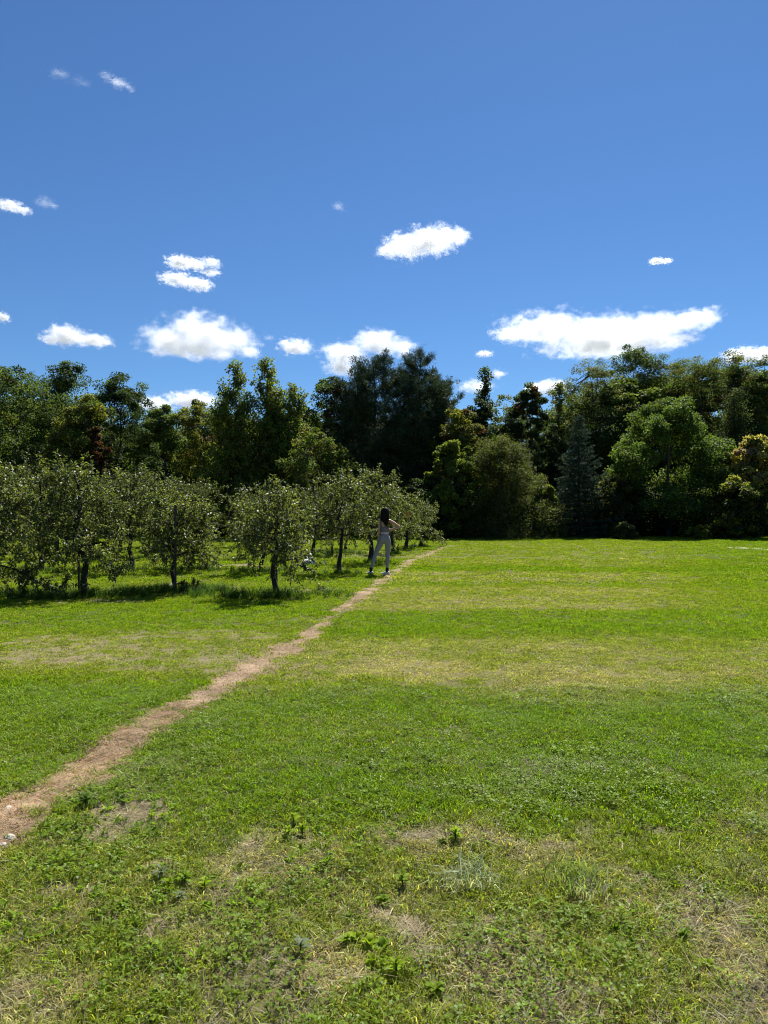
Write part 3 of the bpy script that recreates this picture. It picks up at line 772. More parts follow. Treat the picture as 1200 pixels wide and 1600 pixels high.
for i, (px, py, ty) in enumerate(rows):
    src = src_l[(i * 3 + 1) % len(src_l)]
    d = CAM_H * F / (py - 800)
    s = top_h(ty, d) / max(c.bound_box[6][2] for c in src.children) * rnd.uniform(.84, 1.08)
    o = copy_tree(src)
    place(o, px + rnd.uniform(-8, 8), d, rnd.uniform(0, 6.28), s * rnd.uniform(.88, 1.05), s)
    tag(o, 'apple tree deeper in the orchard, little more than its leaves showing', 'apple tree', 'apple trees in the rear rows')

# ------------------------------------------------------------------ stakes, guard, ribbon
M_STAKE = simple_mat('dark_steel', (0.03, 0.028, 0.026), 0.6, 0.4)
M_WHITE = simple_mat('white_plastic', (0.75, 0.75, 0.73), 0.5, 0.4, var=0.08)
def stake(px, py, topy, label, r=0.022):
    d = CAM_H * F / (py - 800) + 0.02
    H = top_h(topy, d)
    root = empty('support_stake')
    V, Q = tubes([(np.array([[0, 0, -0.1], [0.004, 0, H * .5], [0.0, 0, H]]), np.array([r, r, r]))], 8)
    link('post', mesh('post', V, [Q], M_STAKE, smooth=True), root)
    V, Q = tubes([(np.array([[0, 0, H - 0.004], [0, 0, H + 0.01], [0, 0, H + 0.016]]), np.array([r * 1.25, r * 1.25, 0.001]))], 8)
    link('cap', mesh('cap', V, [Q], M_STAKE, smooth=True), root)
    V, Q = tubes([(np.array([[math.cos(a) * 0.05 - .03, math.sin(a) * 0.05, H * .42] for a in np.linspace(0, 6.28, 12)]), np.full(12, 0.006))], 5)
    link('tie', mesh('tie', V, [Q], M_STAKE, smooth=True), root)
    place(root, px, d)
    return tag(root, label, 'stake', 'stakes beside the apple trees')
stake(274, 926, 786, 'thin dark stake beside the curved apple trunk')
stake(432, 921, 764, 'dark stake rising through the forked-trunk apple tree')
stake(123, 926, 768, 'dark stake standing out of the broad front-row apple tree')
stake(91, 892, 726, 'dark stake among the leaves left of the broad apple tree')

# ------------------------------------------------------------------ grass: tufts instanced over the lawn
def blades(rg, n, hmin, hmax, w, spread, lean, cvar=0.35, lie=0.0, segs=2):
    """a tuft of n tapering bent blades; colours round 1 (multiplied by the instance's tint)"""
    a = rg.random(n) * 2 * PI; r = spread * np.sqrt(rg.random(n))
    b = np.stack([r * np.cos(a), r * np.sin(a), np.full(n, -0.008)], -1)
    h = hmin + (hmax - hmin) * rg.random(n)
    la = rg.random(n) * 2 * PI
    ld = np.stack([np.cos(la), np.sin(la), np.zeros(n)], -1)
    ln = lean * (0.3 + 0.9 * rg.random(n))
    up = np.array([0, 0, 1.0]) * (1 - lie)
    m = b + h[:, None] * (0.55 * up + 0.25 * ld * ln[:, None])
    t = b + h[:, None] * ((0.95 - 0.25 * ln[:, None]) * up + 0.95 * ld * ln[:, None])
    t[:, 2] = np.maximum(t[:, 2], 0.004)
    fa = rg.random(n) * PI
    sd = np.stack([np.cos(fa), np.sin(fa), np.zeros(n)], -1)
    ww = (w * (0.6 + 0.8 * rg.random(n)))[:, None]
    V = np.stack([b - sd * ww * .45, b + sd * ww * .45, m + sd * ww * .5, m - sd * ww * .5, t], 1).reshape(-1, 3)
    i = np.arange(n)[:, None] * 5
    q = i + np.array([[0, 1, 2, 3]]); tr_ = i + np.array([[3, 2, 4]])
    c = 1 + (rg.random((n, 1)) - 0.5) * 2 * cvar
    c = np.repeat(c, 3, 1)
    c[:, 0] *= 1 + (rg.random(n) - 0.5) * 0.3
    c = np.repeat(c, 5, 0)
    c[0::5] *= 0.8; c[1::5] *= 0.8
    return V, [q, tr_], c

def clover(rg, n, spread):
    Vs, Fs, Cs, off = [], [], [], 0
    a = rg.random(n) * 2 * PI; r = spread * np.sqrt(rg.random(n)); h = 0.012 + 0.03 * rg.random(n)
    ctr = np.stack([r * np.cos(a), r * np.sin(a), h], -1)
    for k in range(3):
        az = rg.random(n) * 0.5 + 2.09 * k + a
        A = np.stack([np.cos(az), np.sin(az), (rg.random(n) - 0.4) * 0.5], -1)
        Nn = np.array([0, 0, 1.0]) + rg.normal(size=(n, 3)) * 0.3
        L = 0.006 + 0.006 * rg.random(n)
        v, f, c = leaves(ctr, A, Nn, L, L * 0.95, np.repeat(1 + (rg.random((n, 1)) - 0.5) * 0.6, 3, 1), droop=0.0, fold=0.1)
        Vs.append(v); Fs.append(f + off); Cs.append(c); off += len(v)
    return np.concatenate(Vs), [np.concatenate(Fs)], np.concatenate(Cs)

M_GRASS_NEAR = leaf_mat('grass_blade_near', 0.50, 0.45, 0.15, instancer=True, warm=(1.15, 1.2, 0.6))
def lib(name, items, near=99):
    c = bpy.data.collections.new(name)
    for i, (V, Fq, cc) in enumerate(items):
        me = mesh('%s_%02d' % (name, i), V, Fq, M_GRASS_NEAR if i < near else M_GRASS, cols=cc)
        o = bpy.data.objects.new('%s_%02d' % (name, i), me); c.objects.link(o)
    return c

def scatter(name, P, rot, scl, tint, idx, coll, label):
    me = mesh(name, P, [], None, attrs={'rot': rot, 'scl': scl})
    a = me.attributes.new('tint', 'FLOAT_COLOR', 'POINT')
    c4 = np.ones((len(P), 4), dtype=np.float32); c4[:, :3] = tint
    a.data.foreach_set('color', c4.ravel())
    a = me.attributes.new('pick', 'INT', 'POINT'); a.data.foreach_set('value', idx.astype(np.int32))
    o = link(name, me)
    ng = bpy.data.node_groups.new(name + '_scatter', 'GeometryNodeTree')
    ng.interface.new_socket('Geometry', in_out='INPUT', socket_type='NodeSocketGeometry')
    ng.interface.new_socket('Geometry', in_out='OUTPUT', socket_type='NodeSocketGeometry')
    gi = ng.nodes.new('NodeGroupInput'); go = ng.nodes.new('NodeGroupOutput')
    ip = ng.nodes.new('GeometryNodeInstanceOnPoints')
    ci = ng.nodes.new('GeometryNodeCollectionInfo')
    ci.inputs['Collection'].default_value = coll
    ci.inputs['Separate Children'].default_value = True
    ci.inputs['Reset Children'].default_value = True
    def na(nm, dt):
        n_ = ng.nodes.new('GeometryNodeInputNamedAttribute'); n_.data_type = dt; n_.inputs['Name'].default_value = nm
        return n_.outputs['Attribute']
    ng.links.new(gi.outputs[0], ip.inputs['Points'])
    ng.links.new(ci.outputs[0], ip.inputs['Instance'])
    ip.inputs['Pick Instance'].default_value = True
    ng.links.new(na('pick', 'INT'), ip.inputs['Instance Index'])
    ng.links.new(na('rot', 'FLOAT_VECTOR'), ip.inputs['Rotation'])
    ng.links.new(na('scl', 'FLOAT_VECTOR'), ip.inputs['Scale'])
    ng.links.new(ip.outputs[0], go.inputs[0])
    md = o.modifiers.new('scatter', 'NODES'); md.node_group = ng
    tag(o, label, kind='stuff')
    return o

rg = np.random.default_rng(77)
# tuft library: 0-3 short near tufts, 4-6 wide mid tufts, 7-8 very wide far tufts
LIB = []
for i in range(4): LIB.append(blades(rg, 17, 0.022, 0.062, 0.0038, 0.034, 0.95, cvar=.62))
for i in range(3): LIB.append(blades(rg, 34, 0.025, 0.058, 0.0052, 0.075, 0.8))
for i in range(2): LIB.append(blades(rg, 60, 0.025, 0.055, 0.009, 0.17, 0.8))
C_GRASS = lib('grass_tuft', LIB, 4)
C_CLOVER = lib('clover_tuft', [clover(rg, 14, 0.05) for i in range(3)])
C_STRAW = lib('straw_tuft', [blades(rg, 14, 0.04, 0.10, 0.0030, 0.05, 1.0, lie=0.86, cvar=.45) for i in range(3)] + [blades(rg, 12, 0.05, 0.16, 0.008, 0.16, 1.0, lie=0.9, cvar=.4)])
C_TALL = lib('tall_grass_tuft', [blades(rg, 26, 0.10, 0.30, 0.007, 0.09, 0.8) for i in range(3)])

def band(y0, y1, dens, margin=1.2):
    area = 0.5 * 1.16 * (y1 ** 2 - y0 ** 2) + 2 * margin * (y1 - y0)
    n = int(area * dens * 1.02)
    y = np.sqrt(rg.random(n) * (y1 ** 2 - y0 ** 2) + y0 ** 2)
    x = (rg.random(n) * 2 - 1) * (0.58 * y + margin)
    return x, y

def lawn_tint(d, n):
    lush = np.array([0.172, 0.280, 0.008]); mid = np.array([0.240, 0.292, 0.018]); dry = np.array([0.43, 0.395, 0.145])
    t = d[:, None]
    c = np.where(t < 0.5, lush + (mid - lush) * (t / 0.5), mid + (dry - mid) * ((t - 0.5) / 0.5))
    return c * (0.75 + 0.5 * rg.random((n, 1)))

PP, RR, SS, TT, II = [], [], [], [], []
for (y0, y1, dens, pool) in ((1.5, 3.4, 1700, (0, 4)), (3.4, 6.5, 1200, (0, 4)), (6.5, 10, 380, (4, 7)), (10, 16, 200, (4, 7)), (16, 24, 62, (7, 9)), (24, 47, 34, (7, 9))):
    x, y = band(y0, y1, dens)
    d = dryness(x, y); b = bareness(x, y); pdist = path_dist(x, y)
    patchy = fbm(x * 2.2, y * 2.2, 91, 4)
    fg = np.clip((4.3 - y) / 0.8, 0, 1)
    keep = (rg.random(len(x)) > b * 1.05) & ((pdist > -0.10 + 0.13 * rg.random(len(x))) | (rg.random(len(x)) < .03)) & (rg.random(len(x)) > fg * np.clip((0.47 - patchy) * 4, 0, .7)) & (rg.random(len(x)) > 0.35 * d)
    x, y, d, patchy = x[keep], y[keep], d[keep], patchy[keep]; n = len(x)
    z = height(x, y)
    dd = np.clip(d + rg.normal(size=n) * 0.16, 0, 1)
    lush = np.clip(1.15 - 0.5 * d + (patchy - 0.5) * 0.9, 0.55, 1.6) * np.interp(y, [0, 3.6, 4.4, 9, 12], [.9, .85, .6, .6, .85])
    s = (0.75 + 0.5 * rg.random(n))
    PP.append(np.stack([x, y, z], -1)); RR.append(np.stack([rg.normal(size=n) * .12, rg.normal(size=n) * .12, rg.random(n) * 6.28], -1))
    SS.append(np.stack([s, s, s * lush], -1)); TT.append(lawn_tint(dd, n)); II.append(rg.integers(pool[0], pool[1], n))
PP, RR, SS, TT, II = map(np.concatenate, (PP, RR, SS, TT, II))
# the worn white line across the far right of the lawn
lx0, ly0 = W(1158, 856); lx1, ly1 = W(1205, 859.5)
tl = np.clip(((PP[:, 0] - lx0) * (lx1 - lx0) + (PP[:, 1] - ly0) * (ly1 - ly0)) / ((lx1 - lx0) ** 2 + (ly1 - ly0) ** 2), -0.1, 1.6)
dl = np.hypot(PP[:, 0] - lx0 - tl * (lx1 - lx0), (PP[:, 1] - ly0 - tl * (ly1 - ly0)))
wl = (dl < 0.5 * rg.random(len(PP)) ** .5) & (rg.random(len(PP)) < 0.7)
TT[wl] = np.array([0.62, 0.62, 0.58])
scatter('lawn_grass', PP, RR, SS, TT, II, C_GRASS, 'mown lawn grass with lush green and dry yellow bands')
print('grass tufts', len(PP))

# clover and other low broad leaves mixed into the sward close by
x, y = band(1.5, 6.5, 420)
cl = fbm(x * 1.5, y * 1.5, 55, 4)
k = (bareness(x, y) < 0.3) & (path_dist(x, y) > 0.05) & (rg.random(len(x)) < np.clip((cl - .48) * 3.0, 0.03, .5) * np.interp(y, [0, 3.9, 4.6, 6.5], [1, 1, .35, .25]))
x, y = x[k], y[k]; n = len(x); s = 0.8 + 0.7 * rg.random(n)
ct = np.array([0.150, 0.225, 0.014]) * (0.7 + 0.6 * rg.random((n, 1)))
scatter('clover', np.stack([x, y, height(x, y)], -1), np.stack([rg.normal(size=n) * .15, rg.normal(size=n) * .15, rg.random(n) * 6.28], -1),
        np.stack([s, s, s], -1), ct, rg.integers(0, 3, n), C_CLOVER, 'patches of clover and low broad leaves in the near lawn')

# leafy weeds growing low through the near turf
def rosette(rg, n, L):
    a = np.arange(n) * 2.4 + rg.random(n) * .5; e = 0.25 + 0.75 * rg.random(n)
    A = np.stack([np.cos(a) * np.cos(e), np.sin(a) * np.cos(e), np.sin(e)], -1)
    Nn = np.stack([-np.cos(a) * np.sin(e), -np.sin(a) * np.sin(e), np.cos(e)], -1) + rg.normal(size=(n, 3)) * .2
    ln = L * (.6 + .6 * rg.random(n))
    v, f, c = leaves(np.stack([rg.normal(size=n) * .008, rg.normal(size=n) * .008, .012 * rg.random(n)], -1), A, Nn, ln, ln * .36, np.repeat(1 + (rg.random((n, 1)) - .5) * .5, 3, 1), droop=.25, fold=.12)
    return v, [f], c
C_LEAFY = lib('leafy_tuft', [rosette(rg, 13, .030), rosette(rg, 16, .024), rosette(rg, 10, .036), rosette(rg, 18, .022)], 9)
x, y = band(1.5, 4.1, 240)
cl = fbm(x * 2.6, y * 2.6, 155, 3) + 0.12 * np.clip(-x / 1.2, -0.3, 1)
k = (rg.random(len(x)) < np.clip((cl - .52) * 6, 0, .95)) & (path_dist(x, y) > .06)
x, y = x[k], y[k]; n = len(x); s = 0.55 + 0.65 * rg.random(n)
scatter('leafy_weeds', np.stack([x, y, height(x, y) + .004], -1), np.stack([rg.normal(size=n) * .15, rg.normal(size=n) * .15, rg.random(n) * 6.28], -1), np.stack([s, s, s], -1),
        np.array([0.15, 0.245, 0.014]) * (0.6 + 0.75 * rg.random((n, 1))), rg.integers(0, 4, n), C_LEAFY, 'low leafy weeds mixed through the near turf')
# dry straw: cut grass lying on the path, on bare soil and in the dry patches
X1, Y1 = band(1.4, 6, 1300); X2, Y2 = band(6, 14, 320); X3, Y3 = band(14, 34, 60)
x = np.concatenate([X1, X2, X3]); y = np.concatenate([Y1, Y2, Y3])
pdn = path_dist(x, y); dr = dryness(x, y); br = bareness(x, y)
pr = np.where(pdn < 0.03, 0.95, np.clip((dr - 0.35) * 1.3, 0.02, .7) * np.where(y < 6, 1, .55) + 0.35 * br + np.where(y < 4.6, np.clip((0.47 - fbm(x * 2.2, y * 2.2, 91, 4)) * 3, 0, .5), 0))
k = rg.random(len(x)) < pr
x, y, pdn = x[k], y[k], pdn[k]; n = len(x); s = 0.7 + 0.7 * rg.random(n)
mot = 0.45 + 1.1 * fbm(x * 2.2, y * 2.2, 333, 4)
st = mot[:, None] * np.where((pdn < 0.05)[:, None], np.array([0.35, 0.245, 0.15]), np.array([0.36, 0.31, 0.19])) * (0.4 + 1.0 * rg.random((n, 1)))
big = y > 6
s = np.where(big, s * .55, s)
st[big] *= .8
scatter('dry_straw', np.stack([x, y, height(x, y) + 0.006], -1), np.stack([rg.normal(size=n) * .12, rg.normal(size=n) * .12, rg.random(n) * 6.28], -1),
        np.stack([s, s, s], -1), st, np.where(big, 3, rg.integers(0, 3, n)), C_STRAW, 'dry tan grass clippings lying on the footpath and worn patches')

# unmown grass round the trunks
pts, tn = [], []
for (px, py, w_, n_) in ((425, 931, 1.0, 150), (266, 923, 1.1, 150), (300, 924, .5, 60), (135, 929, 1.3, 170), (0, 932, 1.2, 150), (530, 897, .5, 30), (579, 880, .6, 40), (614, 867, .6, 30), (410, 894, .8, 60), (300, 892, .9, 80),
                         (490, 873, .7, 40), (520, 866, 1.2, 90), (635, 859, .4, 20), (658, 853.5, .5, 20), (195, 893, .9, 60), (80, 894, .9, 60), (225, 874, 1, 50), (140, 874, 1, 50)):
    cx, cy_ = W(px, py)
    pts.append(np.stack([cx + rg.normal(size=n_) * w_ * .6, cy_ + rg.normal(size=n_) * .22], -1))
q = np.concatenate(pts); n = len(q)
s = 0.45 + 0.6 * rg.random(n)
scatter('tall_grass', np.stack([q[:, 0], q[:, 1], height(q[:, 0], q[:, 1])], -1), np.stack([rg.normal(size=n) * .1, rg.normal(size=n) * .1, rg.random(n) * 6.28], -1),
        np.stack([s, s, s], -1), np.array([0.05, 0.10, 0.016]) * (0.6 + 0.7 * rg.random((n, 1))), rg.integers(0, 3, n), C_TALL, 'unmown dark grass round the feet of the apple trees')

# ------------------------------------------------------------------ clouds: one volume each, high over the wood
def cloud(label, lobes, dens=1.0, wisp=False, seed=0, alt=700.0, rot=0.0):
    """lobes: photo px (cx, cy, half width, half height) of the cloud's billows, all at the distance where its deck shows"""
    cx = sum(l[0] for l in lobes) / len(lobes); cyy = sum(l[1] for l in lobes) / len(lobes)
    d = alt / ((800 - cyy) / F)
    d = min(d, 5200)
    pxm = d / F
    x0, z0 = (cx - 600) * pxm, CAM_H + (800 - cyy) * pxm
    L = [((l[0] - cx) * pxm, (cyy - l[1]) * pxm, l[2] * pxm, l[3] * pxm) for l in lobes]
    mx_ = max(abs(a) + c for a, b, c, e in L) * 1.12; mz = max(abs(b) + e for a, b, c, e in L) * 1.25
    dep = max(min(mx_ * 0.55, mz * 2.2), mz * 0.9)
    bm = bmesh.new(); bmesh.ops.create_icosphere(bm, subdivisions=3, radius=1)
    # hull: an outline that hugs the billows
    for v in bm.verts:
        dirx, dirz = v.co.x, v.co.z
        best = 0.2
        for a, b, c, e in L:
            for s_ in np.linspace(0.05, 1.3, 26):
                qx, qz = dirx * mx_ * 1.05 * s_, dirz * mz * 1.05 * s_
                if ((qx - a) / (c * 1.28)) ** 2 + ((qz - b) / (e * 1.4)) ** 2 < 1: best = max(best, s_)
        v.co = Vector((v.co.x * mx_ * 1.05 * best, v.co.y * dep * 1.05, v.co.z * mz * 1.05 * best))
    me = bpy.data.meshes.new('cloud'); bm.to_mesh(me); bm.free()
    m, nt, out = new_mat('cloud_vapour')
    tc = N(nt, 'ShaderNodeTexCoord'); co = tc.outputs['Object']
    field = None
    def math_(op, a, b=None):
        n_ = nt.nodes.new('ShaderNodeMath'); n_.operation = op
        for s_, v in zip(n_.inputs, (a, b)):
            if v is None: continue
            if hasattr(v, 'is_output'): nt.links.new(v, s_)
            else: s_.default_value = v
        return n_.outputs[0]
    for a, b, c, e in L:
        sub = nt.nodes.new('ShaderNodeVectorMath'); sub.operation = 'SUBTRACT'; nt.links.new(co, sub.inputs[0]); sub.inputs[1].default_value = (a, 0, b)
        mul = nt.nodes.new('ShaderNodeVectorMath'); mul.operation = 'MULTIPLY'; nt.links.new(sub.outputs[0], mul.inputs[0])
        mul.inputs[1].default_value = (1 / c, 1 / max(min(dep, c * 1.2), e * .8), 1 / e)
        ln = nt.nodes.new('ShaderNodeVectorMath'); ln.operation = 'LENGTH'; nt.links.new(mul.outputs[0], ln.inputs[0])
        f = math_('SUBTRACT', 1.0, ln.outputs['Value'])
        field = f if field is None else math_('MAXIMUM', field, f)
    mp = N(nt, 'ShaderNodeMapping'); mp.inputs['Location'].default_value = (seed * 13.7, seed * 5.1, seed * 3.3)
    sc = 1.0 / (mz * (0.5 if not wisp else 0.6))
    mp.inputs['Scale'].default_value = (sc * (0.75 if not wisp else 0.4), sc * .75, sc * 1.0)
    mp.inputs['Rotation'].default_value = (0, rot, 0)
    nt.links.new(co, mp.inputs[0])
    nz = N(nt, 'ShaderNodeTexNoise'); nz.inputs['Scale'].default_value = 1.5; nz.inputs['Detail'].default_value = 8; nz.inputs['Roughness'].default_value = 0.64
    nz.inputs['Distortion'].default_value = 0.25 if not wisp else 1.0
    nt.links.new(mp.outputs[0], nz.inputs['Vector'])
    nn = math_('MULTIPLY', math_('SUBTRACT', nz.outputs[0], 0.52 if not wisp else 0.56), 2.9 if not wisp else 3.4)
    tot = math_('ADD', math_('MULTIPLY', field, 1.0), nn)
    mr = nt.nodes.new('ShaderNodeMapRange'); mr.clamp = True
    mr.inputs['From Min'].default_value = 0.06; mr.inputs['From Max'].default_value = 1.4 if not wisp else 1.5
    mr.inputs['To Min'].default_value = 0.0; mr.inputs['To Max'].default_value = 1.0
    nt.links.new(tot, mr.inputs['Value'])
    dens_ = math_('MULTIPLY', math_('POWER', mr.outputs[0], 1.6), (10.0 if not wisp else 2.6) / mz * dens)
    pv = N(nt, 'ShaderNodeVolumePrincipled'); pv.inputs['Color'].default_value = (0.84, 0.85, 0.87, 1); pv.inputs['Anisotropy'].default_value = 0.45
    nt.links.new(dens_, pv.inputs['Density'])
    nt.links.new(pv.outputs[0], out.inputs['Volume'])
    me.materials.append(m)
    o = link('cloud', me, loc=(x0, d, z0))
    return tag(o, label, 'cloud', 'clouds in the blue sky')

cloud('bright puffy cloud alone high over the pine clump', [(640, 385, 48, 18), (675, 376, 50, 20), (715, 370, 24, 12), (606, 392, 22, 11)], seed=1)
cloud('large flat-based cloud over the feathery upright trees', [(312, 520, 62, 30), (270, 530, 52, 22), (360, 530, 48, 22), (310, 545, 95, 14), (390, 550, 26, 9)], seed=2)
cloud('flat low cloud left of the large flat-based one', [(105, 524, 34, 17), (148, 532, 32, 10), (85, 530, 24, 10)], seed=3)
cloud('upper half of the split cloud pair left of centre', [(283, 410, 28, 11), (306, 414, 20, 8)], seed=4)
cloud('lower slanted cloud of the split pair left of centre', [(275, 436, 30, 10), (308, 444, 28, 10)], seed=5)
cloud('small puff right of the split cloud pair', [(330, 411, 18, 9), (330, 426, 18, 5)], seed=6)
cloud('small puff between the large flat-based cloud and the pines', [(462, 542, 30, 15), (445, 536, 12, 7)], seed=7)
cloud('ragged cloud whose base meets the pine tops', [(590, 535, 46, 20), (540, 555, 44, 20), (625, 543, 34, 14), (535, 575, 34, 14)], seed=8)
cloud('longest cloud, grey-based, over the tall right-hand trees', [(850, 514, 78, 19), (930, 520, 74, 22), (1005, 517, 70, 22), (1075, 502, 52, 15), (945, 541, 112, 14), (798, 522, 34, 9), (1040, 535, 50, 10)], seed=9)
cloud('cloud at the right edge behind the locust tops', [(1160, 556, 36, 14), (1200, 554, 34, 13)], seed=10)
cloud('tiny lone cloud above the long right-hand one', [(1026, 408, 13, 5), (1042, 408, 9, 4)], seed=11)
cloud('tattered cloud at the left edge, upper of two', [(14, 321, 24, 9), (36, 329, 14, 7)], seed=12, dens=.8)
cloud('wispy shred beside the tattered left-edge cloud', [(70, 316, 20, 11), (84, 322, 10, 6)], seed=13, dens=.5, wisp=True)
cloud('thin slanted white streak highest in the sky', [(170, 121, 18, 6), (186, 129, 20, 7), (202, 138, 12, 5)], seed=14, dens=.7, wisp=True, rot=.5)
cloud('faint wisp left of the slanted streak', [(95, 116, 22, 10), (125, 126, 20, 7)], seed=15, dens=.22, wisp=True, rot=.4)
cloud('faint small wisp above the bright puffy cloud', [(530, 323, 13, 10)], seed=16, dens=.35, wisp=True, rot=.6)
cloud('small cloud cut by the left edge above the treeline', [(4, 496, 14, 9)], seed=17)
cloud('tiny cloud in the blue gap above the thin spire tree', [(757, 553, 16, 6)], seed=18, dens=.7)
cloud('low cloud peeping through the dip left of the feathery trees', [(243, 632, 34, 13), (300, 625, 48, 14)], seed=19)
cloud('low cloud behind the dark oval tree', [(862, 605, 34, 13), (835, 606, 20, 9)], seed=20)
cloud('low cloud behind the thin spire tree', [(745, 604, 34, 11), (778, 584, 16, 8)], seed=21, dens=.6)
cloud('faint shred above the puff near the feathery trees', [(420, 528, 13, 7)], seed=22, dens=.4, wisp=True)
#DETAILS
# ------------------------------------------------------------------ the woman standing by the path
def skinned(verts, edges, radii, root=0, sub=2):
    me = bpy.data.meshes.new('tmp'); me.from_pydata(verts, edges, []); me.update()
    o = bpy.data.objects.new('tmp', me); COL.objects.link(o)
    md = o.modifiers.new('skin', 'SKIN'); md.use_smooth_shade = True
    for i, r_ in enumerate(radii):
        sv = me.skin_vertices[0].data[i]
        sv.radius = r_ if isinstance(r_, tuple) else (r_, r_)
        sv.use_root = (i == root)
    m2 = o.modifiers.new('sub', 'SUBSURF'); m2.levels = sub; m2.render_levels = sub
    dg = bpy.context.evaluated_depsgraph_get(); dg.update()
    out_me = bpy.data.meshes.new_from_object(o.evaluated_get(dg))
    bpy.data.objects.remove(o); bpy.data.meshes.remove(me)
    for p_ in out_me.polygons: p_.use_smooth = True
    return out_me

def add_mat(me, m):
    me.materials.clear(); me.materials.append(m); return me

def loft(sections, n=16, groove=0.0, rg_=None, cap=True):
    """sections: (centre (x,y,z), half x, half y, yaw) stacked rings"""
    V, Fq = [], []
    a = np.linspace(0, 2 * PI, n, endpoint=False)
    g = 1 + groove * (rg_.random(n) - 0.5) if rg_ is not None else np.ones(n)
    for (c, hx, hy) in sections:
        V.append(np.stack([c[0] + np.cos(a) * hx * g, c[1] + np.sin(a) * hy * g, np.full(n, c[2])], -1))
    k = len(sections)
    i = np.arange(k - 1)[:, None] * n; j = np.arange(n)[None]; j2 = (j + 1) % n
    q = np.stack([i + j, i + j2, i + n + j2, i + n + j], -1).reshape(-1, 4)
    V = np.concatenate(V); tri = []
    if cap:
        V = np.concatenate([V, [sections[0][0]], [sections[-1][0]]]); b0, b1 = len(V) - 2, len(V) - 1
        tri = np.concatenate([np.stack([np.full(n, b0), j2[0], j[0]], -1), np.stack([np.full(n, b1), (k - 1) * n + j[0], (k - 1) * n + j2[0]], -1)])
    return V, [q, tri] if cap else [q]

M_SKIN = simple_mat('skin', (0.50, 0.29, 0.19), 0.5, 0.35, var=0.06)
M_HAIR = simple_mat('black_hair', (0.010, 0.008, 0.008), 0.6, 0.08, var=0.3, scale=60)
M_LEGG = simple_mat('grey_leggings', (0.25, 0.245, 0.255), 0.65, 0.3, var=0.08)
M_TOP = simple_mat('grey_crop_top', (0.165, 0.155, 0.165), 0.75, 0.2, var=0.08)
M_BAND = simple_mat('pale_waistband', (0.55, 0.55, 0.56), 0.7, 0.2, var=0.05)
M_SOCK = simple_mat('black_sock', (0.015, 0.015, 0.017), 0.85, 0.15, var=0.2)
M_SHOE = simple_mat('white_shoe', (0.62, 0.61, 0.58), 0.6, 0.3, var=0.08)
M_SOLE = simple_mat('pale_sole', (0.45, 0.43, 0.40), 0.8, 0.2, var=0.1)

woman = empty('person')
tag(woman, 'woman with long black hair and grey leggings standing with one hand on her waist', 'person')
bv = [(.08, 0, .93), (.072, .005, 1.08), (.062, 0, 1.24), (.062, .0, 1.355), (.068, .005, 1.44), (.072, .025, 1.525), (.078, .02, 1.625),
      (-.058, .0, 1.375), (-.082, -.03, 1.13), (-.098, .015, .915), (-.102, .02, .875),
      (.182, -.0, 1.385), (.325, -.03, 1.305), (.452, -.055, 1.215), (.30, -.04, 1.165), (.205, -.02, 1.13),
      (.0, 0, .86), (-.10, .03, .68), (-.178, .045, .49), (-.215, .02, .36), (-.288, .0, .11),
      (.145, 0, .86), (.15, .02, .68), (.145, .03, .49), (.14, .0, .36), (.128, -.01, .11)]
be = [(0, 1), (1, 2), (2, 3), (3, 4), (4, 5), (5, 6), (3, 7), (7, 8), (8, 9), (9, 10), (3, 11), (11, 12), (12, 13), (13, 14), (14, 15),
      (0, 16), (16, 17), (17, 18), (18, 19), (19, 20), (0, 21), (21, 22), (22, 23), (23, 24), (24, 25)]
br = [(.105, .085), (.085, .070), (.098, .078), (.085, .062), .046, .066, .082, .046, .034, .023, .024, .046, .038, .034, .031, .024,
      .088, .070, .05, .048, .030, .088, .070, .05, .048, .030]
link('body', add_mat(skinned(bv, be, br), M_SKIN), woman)
lv = [(.078, 0, .93), (.073, .004, 1.06), (.0, 0, .86), (-.10, .03, .68), (-.178, .045, .49), (-.215, .02, .36), (-.283, .0, .135),
      (.147, 0, .86), (.152, .02, .68), (.146, .03, .49), (.141, .0, .36), (.129, -.01, .135)]
le = [(0, 1), (0, 2), (2, 3), (3, 4), (4, 5), (5, 6), (0, 7), (7, 8), (8, 9), (9, 10), (10, 11)]
lrad = [(.142, .118), (.112, .092), .102, .080, .058, .056, .037, .104, .082, .058, .056, .037]
link('leggings', add_mat(skinned(lv, le, lrad), M_LEGG), woman)
V_, F_ = loft([((.072, .004, 1.045), .117, .098), ((.072, .004, 1.062), .116, .096), ((.072, .004, 1.075), .113, .093)], 20, cap=False)
link('waistband', mesh('waistband', V_, F_, M_BAND, smooth=True), woman)
V_, F_ = loft([((.072, .004, 1.085), .112, .096), ((.068, .002, 1.15), .118, .100), ((.066, 0, 1.185), .122, .102), ((.065, .006, 1.215), .120, .100)], 20, cap=False)
ctop = link('crop_top', mesh('crop_top', V_, F_, M_TOP, smooth=True), woman)
for sx in (-.045, .15):
    V_, Q_ = tubes([(np.array([[sx, -.080, 1.20], [sx * .9 + .006, -.07, 1.35], [sx * .85 + .01, -.0, 1.415], [sx * .9, .075, 1.34], [sx, .085, 1.21]]), np.full(5, .008))], 6)
    link('strap', mesh('strap', V_, [Q_], M_TOP, smooth=True), ctop)
hr = np.random.default_rng(9)
secs = [((.085, .0, 1.715), .03, .04), ((.083, .0, 1.695), .075, .085), ((.081, -.002, 1.64), .098, .108), ((.079, -.015, 1.57), .104, .108), ((.072, -.035, 1.50), .106, .088),
        ((.066, -.055, 1.44), .104, .060), ((.066, -.07, 1.40), .092, .042), ((.084, -.085, 1.36), .062, .030), ((.096, -.09, 1.31), .042, .022), ((.102, -.09, 1.26), .024, .014), ((.106, -.088, 1.22), .010, .007)]
